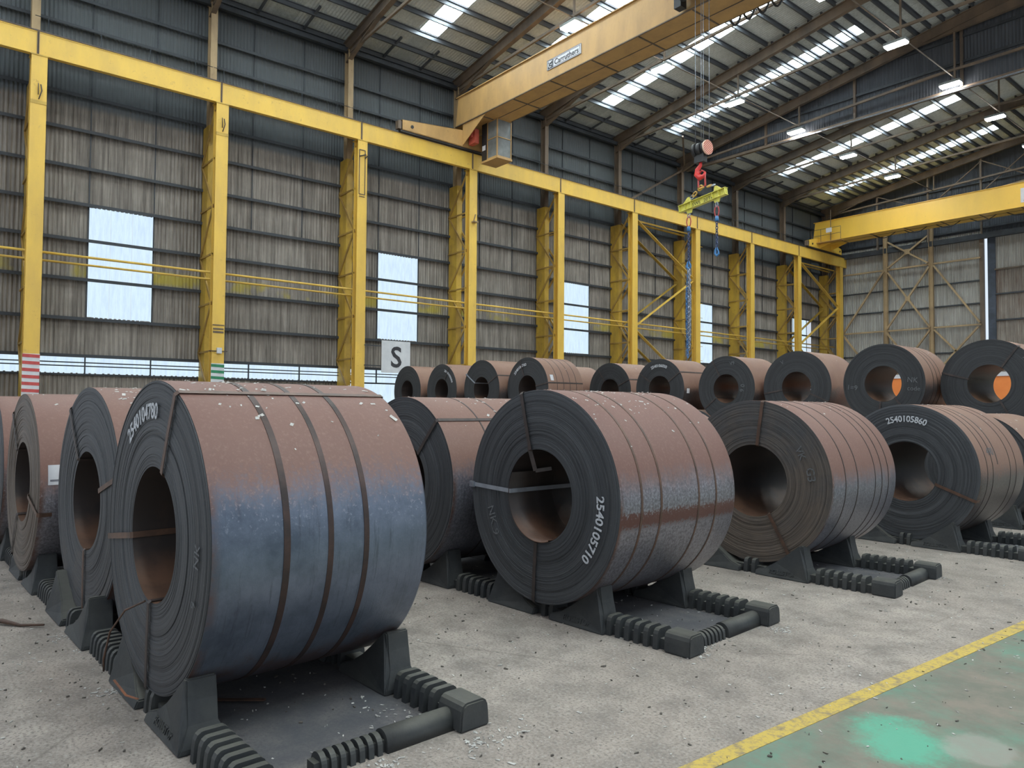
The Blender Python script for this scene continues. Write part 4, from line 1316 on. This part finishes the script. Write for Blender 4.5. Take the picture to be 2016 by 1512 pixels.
    # loose paint flakes lying on the upper side
    if flakes:
        rd = random.Random(seed + 9)
        m_ = MB()
        for k in range(flakes):
            t = PI / 2 + rd.gauss(0, 0.42)
            yy = rd.uniform(0.03, L - 0.03)
            if rd.random() < 0.5:
                yy = (L * (0.25 + 0.5 * ((seed * 0.37) % 1)) + rd.gauss(0, L * 0.14)); yy = min(max(yy, 0.03), L - 0.03)
            s_ = rd.uniform(0.003, 0.010) * (1.5 if rd.random() < 0.12 else 1)
            ur = Vector((math.cos(t), 0, math.sin(t))); ut = Vector((-math.sin(t), 0, math.cos(t)))
            c = ur * (R + 0.003) + Vector((0, yy, 0))
            a = rd.uniform(0, PI)
            d1_ = (ut * math.cos(a) + Vector((0, 1, 0)) * math.sin(a)) * s_ * rd.uniform(0.5, 2.2)
            d2_ = (ut * -math.sin(a) + Vector((0, 1, 0)) * math.cos(a)) * s_
            i_ = len(m_.v)
            l1 = ur * rd.uniform(0.0, 0.005); l2 = ur * rd.uniform(0, 0.005)
            m_.v += [tuple(c - d1_ - d2_ * 0.6), tuple(c + d1_ * 0.8 - d2_ + l1), tuple(c + d1_ + d2_ * 0.7 + l2), tuple(c - d1_ * 0.7 + d2_)]
            m_.f.append((i_, i_ + 1, i_ + 2, i_ + 3)); m_.sm.append(False)
        fo_ = m_.build('paint_flakes', M['flake'], root, fix=False)
        fo_['kind'] = 'stuff'
    tag(root, name_label, 'steel coil', group)
    return root, R, L

def face_text(root, txt, r, deg0, deg1, size, mat, name='stencilled_number', y=-0.013, inward=False):
    """letters along an arc on the end face, tops outward, reading clockwise"""
    me0 = text_mesh(txt, size, M[mat], name, 0.0008, None, bold=0.0025)
    xs = [v.co.x for v in me0.vertices]
    x0, x1 = min(xs), max(xs)
    for v in me0.vertices:
        t = math.radians(deg0 + (deg1 - deg0) * (v.co.x - x0) / (x1 - x0))
        rr = r + v.co.y
        v.co = Vector((rr * math.cos(t), y + v.co.z, rr * math.sin(t)))
    return place(name, me0, root)

def straight_text(root, txt, cx_, cz_, size, rotdeg, mat='chalk', y=-0.012, name='chalk_mark'):
    me0 = text_mesh(txt, size, M[mat], name, 0.0006, None)
    a = math.radians(rotdeg)
    xs = [v.co.x for v in me0.vertices]; mx = (min(xs) + max(xs)) / 2
    for v in me0.vertices:
        u, w = v.co.x - mx, v.co.y
        v.co = Vector((cx_ + u * math.cos(a) - w * math.sin(a), y - v.co.z, cz_ + u * math.sin(a) + w * math.cos(a)))
    return place(name, me0, root)

def body_patch(root, R, y0, y1, deg0, deg1, mat, name, lift=0.003, n=6):
    m_ = MB()
    m_.lathe([(R + 0.0005, y0), (R + lift, y0), (R + lift, y1), (R + 0.0005, y1)], n, True, a0=math.radians(deg0), a1=math.radians(deg1))
    return m_.build(name, M[mat], root)

D_, Z_, RU = 'strap_dark', 'strap_zinc', 'strap_rust'
A, RA, LA = coil('largest rusty steel coil in the left foreground, blue-grey flank, stencilled 2540104780', -4.49, 1.09, 0.99, 0.87, 1.27, 0.057, 160, 70,
                 (0.66, 0.15, 1.0), 0.05, [(66, RU, True), (188, RU, False), (-92, D_, False)], [(0.385, 0.036), (0.635, 0.032), (0.855, 0.032)], 3, flakes=150, bandmat='band_brown')
face_text(A, '2540104780', 0.655, 131, 84, 0.125, 'stencil')
straight_text(A, 'NK', 0.74, -0.02, 0.09, 80)
straight_text(A, '9', 0.70, -0.26, 0.08, 90)
B, _, _ = coil('dark steel coil directly behind the large foreground coil, flakes on its top', -6.54, 1.10, 0.97, 0.885, 1.35, 0.075, 128, 60,
     (0.45, 0.3, 0.6), 0.32, [(126, D_, False), (16, RU, False), (-89, RU, False)], [], 30, flakes=260)
C_, RC, LC = coil('brown-faced steel coil with a white paper label, third from the front in the left row', -8.50, 0.88, 0.97, 0.85, 1.3, 0.055, 112, 54,
     (0.5, 0.2, 0.1), 1.0, [(129, D_, False), (-16, RU, False), (-118, D_, False)], [(0.62, 0.02)], 8, flakes=30)
pt = body_patch(C_, RC, 0.06, 0.20, 2, 14, 'paper', 'paper_label')
body_patch(C_, RC, 0.075, 0.185, 4, 5.2, 'ink', 'label_print', 0.004)
coil('dark steel coil cut by the left photo edge, last in the left row', -10.42, 0.78, 0.96, 0.85, 1.3, 0.05, 96, 44, (0.5, 0.2, 0.1), 0.4, [], [], 12, flakes=20)
E_, RE, LE = coil('steel coil in the centre with a bright galvanised strap, stencilled 2540105710', -4.52, 4.03, 0.995, 0.875, 1.53, 0.03, 144, 66,
     (0.585, 0.0, 0.0), 0.12, [(104, D_, False), (178, Z_, False), (-93, D_, False)], [(0.25, 0.022), (0.49, 0.022), (0.99, 0.02), (1.24, 0.018)], 14, flakes=190, bandmat='strap_rust', rband=1.0)
face_text(E_, '2540105710', 0.655, 5, -41, 0.105, 'stencil')
straight_text(E_, 'NK 9', -0.60, -0.28, 0.12, -70)
lw = MB().lathe([(RB - 0.012, -0.02), (RB - 0.012, 0.5), (RB - 0.02, 0.5), (RB - 0.02, -0.02), (RB - 0.012, -0.02)], 30, True, a0=math.radians(150), a1=math.radians(290))
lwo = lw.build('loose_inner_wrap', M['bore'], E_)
lwo.location = (0.012, 0, -0.008)
bt = MB().bar((-0.11, -0.01, RB + 0.02), (-0.06, 0.02, RB - 0.18), 0.004, 0.035).bar((-0.06, 0.02, RB - 0.18), (0.03, 0.12, RB - 0.16), 0.004, 0.03)
bt.build('bent_strap_end', M['strap_dark'], E_)
F_, _, _ = coil('steel coil behind the centre coil, axial strap seam near its top', -6.40, 3.88, 0.975, 0.845, 1.5, 0.03, 112, 54,
     (0.56, 0.35, 0.35), 0.0, [(47, D_, True)], [(0.5, 0.015), (0.8, 0.015)], 18, flakes=60)
G_, RG, LG = coil('steel coil right of centre with a rust strap at twelve o\'clock and several flank bands', -4.40, 6.99, 0.96, 0.855, 1.62, 0.05, 128, 60,
     (0.53, 0.2, 0.25), 0.62, [(82, RU, False), (-61, RU, False)], [(0.30, 0.014), (0.59, 0.014), (1.04, 0.012), (1.22, 0.012), (1.40, 0.012)], 21, flakes=36)
face_text(G_, '0', 0.66, 137, 131, 0.09, 'stencil')
straight_text(G_, 'VK', 0.50, 0.30, 0.11, -65); straight_text(G_, 'G3', 0.60, 0.10, 0.12, -80)
G2, _, _ = coil('steel coil whose tan top alone shows between the centre and banded coils', -6.45, 7.0, 0.90, 0.82, 1.6, 0.05, 80, 30, (0.5, 0.7, 0.1), 0.1, [], [], 22, flakes=20)
H_, RH, LH = coil('steel coil at the right with a split flank, stencilled 2540105860', -4.06, 9.97, 0.935, 0.865, 1.5, -0.02, 128, 60,
     (0.50, 0.85, 0.1), 0.15, [(-21, RU, False)], [(0.22, 0.012), (0.40, 0.012), (0.99, 0.012), (1.2, 0.01)], 25, flakes=24)
face_text(H_, '2540105860', 0.64, 110, 67, 0.11, 'stencil')
gp = body_patch(H_, RH, 0.565, 0.585, 8, 100, 'black', 'open_seam', 0.002, 24)
straight_text(H_, '490', 0, 0, 0.14, 0, y=0)
for o in list(H_.children):
    if o.name.startswith('chalk_mark'):
        for v in o.data.vertices:
            u, w = v.co.x, v.co.z
            t = math.radians(16) + w / RH
            rr_ = RH + 0.003 - v.co.y
            v.co = Vector((rr_ * math.cos(t), 0.42 + u, rr_ * math.sin(t)))
H2, _, _ = coil('steel coil peeking out behind the banded coil, thin dark rim visible', -6.25, 9.95, 0.89, 0.815, 1.5, 0.0, 80, 30, (0.5, 0.9, 0.1), 0.1, [], [], 26, flakes=20)
coil('tan steel coil cut off by the right edge behind the 2540105860 coil', -4.15, 12.55, 0.86, 0.82, 1.5, 0.0, 96, 40, (0.45, 1.0, 0.1), 0.1, [], [], 28, flakes=16)

up_specs = [
    ('leftmost and smallest coil of the upper tier, beside the S sign', -22.26, 13.6, 2.27, .89, 1.4, [], [(0.9, 0.02)], 0.0),
    ('second coil from the left in the upper tier, number stencilled at one o\'clock', -20.13, 13.62, 2.27, .87, 1.4, [(60, D_, False)], [], 0.0),
    ('third coil from the left in the upper tier, straps at ten and two o\'clock', -17.77, 13.48, 2.27, .89, 1.4, [(148, 'strap_zinc', False), (27, D_, True)], [], 0.0),
    ('fourth coil from the left in the upper tier with a white label on its flank', -15.93, 13.74, 2.27, .90, 1.36, [(111, D_, False), (10, D_, True)], [(0.35, 0.015), (0.6, 0.015), (0.85, 0.015), (1.1, 0.015)], 0.15),
    ('fifth coil from the left in the upper tier, two thin straps on its face', -15.94, 17.21, 2.27, .89, 1.4, [(125, D_, False), (23, D_, True)], [], 0.0),
    ('sixth coil from the left in the upper tier, stencilled above its eye', -13.31, 16.43, 2.27, .86, 1.4, [(147, D_, False), (33, D_, True)], [], 0.0),
    ('upper tier coil fourth from the right with chalk marks on its dark face', -11.26, 16.63, 2.26, .86, 1.4, [(119, D_, False), (-141, D_, False)], [], 0.0),
    ('upper tier coil third from the right, thin strap at nine o\'clock', -9.38, 16.81, 2.27, .89, 1.4, [(-170, D_, False), (-24, D_, False)], [], 0.0),
    ('upper tier coil second from the right, orange seen through its eye and ridged flank', -6.94, 15.95, 2.28, .85, 1.35, [(-97, D_, False), (-51, D_, False)], [(0.4, 0.02), (0.6, 0.02), (0.8, 0.02)], 0.0),
    ('rightmost upper tier coil cut by the photo edge, crossed by three dark straps', -5.14, 16.51, 2.26, .88, 1.5, [(164, D_, False), (55, D_, False), (-61, D_, False)], [], 0.0),
    ('upper tier coil hidden behind the fourth and fifth, only its tan flank visible', -18.05, 16.9, 2.27, .87, 1.4, [], [], 0.0),
]
ups = []
for k, (lb, X, Y, Z, R, L, st, bd_, br) in enumerate(up_specs):
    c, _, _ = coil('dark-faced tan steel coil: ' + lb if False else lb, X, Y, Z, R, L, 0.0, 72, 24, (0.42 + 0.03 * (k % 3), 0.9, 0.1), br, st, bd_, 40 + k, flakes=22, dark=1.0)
    ups.append((c, R))
face_text(ups[1][0], '2540105050', 0.64, 75, 22, 0.10, 'stencil')
face_text(ups[3][0], '2540105760', 0.66, 143, 93, 0.11, 'stencil')
body_patch(ups[3][0], 0.90, 0.12, 0.24, 14, 25, 'paper', 'paper_label')
face_text(ups[5][0], '2540106050', 0.63, 116, 66, 0.115, 'stencil')
body_patch(ups[5][0], 0.86, 0.12, 0.24, -8, 1, 'paper', 'paper_label')
straight_text(ups[6][0], '9 0', 0.55, 0.0, 0.16, 80); straight_text(ups[6][0], 'V9', 0.2, 0.62, 0.13, 10)
straight_text(ups[7][0], 'V', -0.35, 0.58, 0.14, 20)
straight_text(ups[8][0], '1=9', -0.64, -0.12, 0.15, -6)
straight_text(ups[8][0], 'NK', 0.60, 0.02, 0.15, -6); straight_text(ups[8][0], 'code', 0.62, -0.15, 0.13, -4)
straight_text(ups[9][0], '7', 0.62, 0.42, 0.12, 10)

low = [(-23.35, 13.6), (-21.2, 13.6), (-18.95, 13.5), (-16.9, 13.6), (-14.85, 13.7), (-19.1, 17.0), (-17.0, 17.1), (-14.6, 16.9), (-12.25, 16.6), (-10.3, 16.7), (-8.15, 16.5), (-6.05, 16.3), (-4.05, 16.4)]
def fit_low(X, Y):
    r = 0.87
    while r > 0.6:
        if all(abs(Y - t[2]) > 2.0 or math.hypot(X - t[1], r - t[3]) > t[4] + r + 0.006 for t in up_specs): break
        r -= 0.005
    return r
for k, (X, Y) in enumerate(low):
    c, _, _ = coil('tan steel coil on the floor in the shade under the upper tier', X, Y, fit_low(X, Y), fit_low(X, Y) - 0.002, 1.4, 0.0, 64, 16, (0.42, 0.9, 0.1), 0.0, [], [], 60 + k, flakes=0, group='floor coils under the upper tier')

# ------------------------------------------------------------------ coil cradles
def trap(w, h, t):
    q = [(1, 0), (0.95, 0.5), (0.90, 0.74), (0.78, 0.9), (0.6, 0.985), (0.45, 1.0)]
    return [(-a * w / 2, b_ * h) for a, b_ in q] + [(a * w / 2, b_ * h) for a, b_ in reversed(q)]
ribm = MB().prism(trap(0.19, 0.145, 0), 'x', -0.020, 0.020).mesh('rib', M['rubber'])
def chock_mesh(W):
    # outer end at +x; curved inner side follows the coil
    pr = [(0.09, 0.0), (0.09, 0.05), (0.20, 0.085), (0.30, 0.15), (0.40, 0.225), (0.48, 0.29), (0.545, 0.345), (0.585, 0.345), (0.60, 0.24), (0.625, 0.13), (0.662, 0.03), (0.662, 0.0)]
    m_ = MB()
    n = len(pr)
    i = 0
    for (y0, y1, ins) in ((0, W, 0),):
        for side in (0, 1):
            for (x, z) in pr:
                t_ = 0.05 * min(1.0, z / 0.13) + 0.01 * (z / 0.345)
                y = (t_ if side == 0 else W - t_)
                m_.v.append((x, y, z))
    m_.f.append(tuple(range(n))); m_.sm.append(False)
    m_.f.append(tuple(reversed(range(n, 2 * n)))); m_.sm.append(False)
    for k in range(n):
        k2 = (k + 1) % n
        m_.f.append((k, n + k, n + k2, k2)); m_.sm.append(False)
    me = m_.mesh('chock', M['rubber'])
    return me
chm = chock_mesh(0.27)
def bevel_mesh(me, w=0.008):
    bm = bmesh.new(); bm.from_mesh(me)
    bmesh.ops.bevel(bm, geom=[e for e in bm.edges if e.calc_face_angle(0) > 0.5], offset=w, segments=2, affect='EDGES', clamp_overlap=True)
    bm.to_mesh(me); bm.free()
bevel_mesh(chm)
blk = MB().prism(trap(0.2, 0.15, 0), 'x', 0, 0.215).mesh('end_block', M['rubber'])
bevel_mesh(blk, 0.010)
ctx = text_mesh('ROLLSTOP', 0.062, M['rubber'], 'raised_lettering', 0.006, lambda c: Vector((c.x, -c.z, c.y)))
def cradle(X, Y, rz, coils_dx, yspan, end0, label, near_more=0.0):
    end = end0
    root = empty('coil_cradle', (X, Y, 0), rz)
    for bi_, yb_ in enumerate((0.0, yspan)):
        yc = yb_ + 0.135
        end = end0 + (near_more if bi_ == 0 else 0.0)
        x_lo = coils_dx[-1] - 0.75
        MB().box(x_lo, end - 0.2, yc - 0.055, yc + 0.055, 0, 0.075).build('bar_core', M['rubber'], root)
        place('end_block', blk, root, (end - 0.215, yc, 0))
        occ = []
        for dx in coils_dx:
            for s_ in (1, -1):
                o = place('chock', chm, root, (dx, yb_ if s_ == 1 else yb_, 0), None, (s_, 1, 1))
                occ.append((dx + (0.09 if s_ == 1 else -0.66), dx + (0.66 if s_ == 1 else -0.09)))
                if bi_ == 0 and dx == 0 and s_ == 1:
                    place('raised_lettering', ctx, o, (0.24, 0.014, 0.035), (-0.38, 0, 0), (0.95, 1, 1))
        x = end - 0.29
        while x > x_lo:
            if not any(a - 0.01 < x < b_ + 0.01 for a, b_ in occ):
                place('rib', ribm, root, (x, yc, 0))
            x -= 0.086
    # cross bar joining the two end blocks: ribbed half, smooth half
    xe = end0 - 0.13
    y0, y1 = 0.22 + near_more, yspan + 0.06
    ym = y0 + (y1 - y0) * 0.47
    prof = [(-0.066, 0)] + [(-0.062 * math.cos(PI * q_ / 12), 0.042 + 0.062 * math.sin(PI * q_ / 12)) for q_ in range(13)] + [(0.066, 0)]
    m_ = MB().prism([(xe + a, z) for a, z in prof], 'y', ym, y1)
    m_.sm = [len(f_) == 4 for f_ in m_.f]
    m_.build('smooth_bar', M['rubber'], root)
    MB().box(xe - 0.035, xe + 0.035, y0, ym, 0, 0.06).build('bar_core', M['rubber'], root)
    yy = y0 + 0.03
    while yy < ym - 0.02:
        MB().prism([(xe + a * 0.9, z * 0.92) for a, z in prof], 'y', yy, yy + 0.028).build('rib', M['rubber'], root)
        yy += 0.05
    tag(root, label, 'coil cradle')
    return root
cradle(-4.47, 1.03, math.radians(2.2), [0, -2.06, -4.03, -5.95], 1.17, 1.35, 'black rubber coil cradle under the foreground left row of coils', 0.2)
cradle(-4.52, 4.055, math.radians(3.6), [0, -1.88], 1.11, 1.40, 'black rubber coil cradle under the galvanised-strapped centre coil')
cradle(-4.40, 6.86, math.radians(3.5), [0, -2.05], 1.11, 1.46, 'black rubber coil cradle under the banded coil right of centre')
cradle(-4.06, 9.85, math.radians(0.5), [0, -2.19], 1.11, 1.46, 'black rubber coil cradle at right under the 2540105860 coil')
cradle(-4.15, 12.45, 0.0, [0], 1.11, 1.46, 'black rubber coil cradle at the right edge under the cut-off coil')

# loose straps near the foreground coil
ls = MB().bar((-4.02, 1.36, 0.03), (-4.36, 1.24, 0.07), 0.05, 0.006).bar((-4.02, 1.36, 0.03), (-3.80, 1.44, 0.02), 0.05, 0.006)
ls = MB().bar((-4.52, 1.25, 0.02), (-4.2, 1.64, 0.024), 0.028, 0.008)
tag(ls.build('loose_strap', M['strap_rust']), 'rusty strap offcut lying in the dust under the foreground coil', 'strap')
lo2 = MB().tube([(-4.50, 1.06, 0.62), (-4.60, 0.98, 0.56), (-4.72, 0.93, 0.42), (-4.82, 0.92, 0.24), (-4.86, 0.93, 0.16)], 0.006, 6)
tag(lo2.build('loose_wire', M['strap_rust']), 'thin rusty wire drooping from the eye of the foreground coil', 'wire')
lo3 = MB().bar((-4.86, 0.985, 0.095), (-4.62, 1.0, 0.075), 0.012, 0.005).bar((-4.62, 1.0, 0.075), (-4.44, 1.02, 0.105), 0.012, 0.005)
tag(lo3.build('loose_strap', mat_simple('orange_rust', (0.42, 0.15, 0.06), (0.16, 0.07, 0.045), 9, 0.6)), 'bent orange strap at the foot of the foreground coil', 'strap')
tw = MB().tube([(-7.15, 0.45, 0.01), (-6.95, 0.62, 0.03), (-6.8, 0.72, 0.015), (-6.68, 0.86, 0.02)], [0.008, 0.02, 0.012, 0.008], 6)
tag(tw.build('twisted_strap', M['strap_rust']), 'twisted brown strap scrap on the concrete at far left', 'strap')

# ------------------------------------------------------------------ orange container seen through the coil eyes
oc = empty('orange_container', (-11.6, 24.0, 0))
MB().box(0, 6.4, 0, 2.4, 0.15, 2.72).build('body', M['orange'], oc)
MB().box(-0.03, 6.43, -0.03, 2.43, 2.72, 2.84).build('top_rail', M['paper'], oc)
rb = MB()
for k in range(9):
    rb.box(0.2 + k * 0.74, 0.26 + k * 0.74, -0.03, 0, 0.2, 1.7)
rb.build('side_ribs', M['orange'], oc)
MB().box(0.1, 0.4, 0.2, 2.2, 0, 0.15).box(6.0, 6.3, 0.2, 2.2, 0, 0.15).build('skids', M['black'], oc)
tag(oc, 'orange container with a white top rail glimpsed through the coil eyes', 'container')

# ------------------------------------------------------------------ litter on the floor
rd = random.Random(99)
def litter(name, mat, n, smin, smax, label, zone, seed, flat=0.004, clusters=()):
    rd = random.Random(seed)
    m_ = MB()
    for k in range(n):
        if clusters and rd.random() < 0.12:
            cx_, cy_, s_ = rd.choice(clusters)
            x = cx_ + rd.gauss(0, s_); y = cy_ + rd.gauss(0, s_)
        else:
            x = rd.uniform(zone[0], zone[1]); y = zone[2] + (zone[3] - zone[2]) * rd.random() ** 1.4
        s = rd.uniform(smin, smax)
        a = rd.uniform(0, PI)
        l = s * rd.uniform(0.6, 2.6) ; w = s * rd.uniform(0.4, 1.0)
        dx = Vector((math.cos(a), math.sin(a), 0)) * l; dy = Vector((-math.sin(a), math.cos(a), 0)) * w
        c = Vector((x, y, 0.002))
        h = rd.uniform(0.3, 1) * flat
        i_ = len(m_.v)
        m_.v += [tuple(c - dx - dy * .5), tuple(c + dx * .8 - dy), tuple(c + dx + dy * .6), tuple(c - dx * .6 + dy)]
        m_.v += [tuple(Vector(p) * 1.0 + Vector((0, 0, h * rd.uniform(0.4, 1.6)))) for p in m_.v[-4:]]
        for f_ in ((4, 5, 6, 7), (0, 1, 5, 4), (1, 2, 6, 5), (2, 3, 7, 6), (3, 0, 4, 7)):
            m_.f.append(tuple(i_ + q_ for q_ in f_)); m_.sm.append(False)
    o = m_.build(name, M[mat], fix=False)
    tag(o, label, 'debris', kind='stuff')
cl = [(-3.05, 2.5, .09), (-3.12, 1.8, .05), (-3.02, 2.3, .07), (-3.6, 2.15, .10), (-3.25, 4.45, .05), (-3.1, 5.3, .06), (-3.0, 8.2, .06), (-4.95, 1.0, .05), (-6.3, .98, .06), (-3.15, 4.3, .06)]
litter('paint_flakes', 'flake', 3600, 0.0018, 0.0085, 'white paint flakes scattered over the concrete floor', (-9, 0, -0.5, 16), 5, 0.005, cl)
litter('grit', 'rubble', 2000, 0.002, 0.008, 'small dark grit scattered over the concrete floor', (-9, 0.5, -0.5, 14), 6, 0.008)
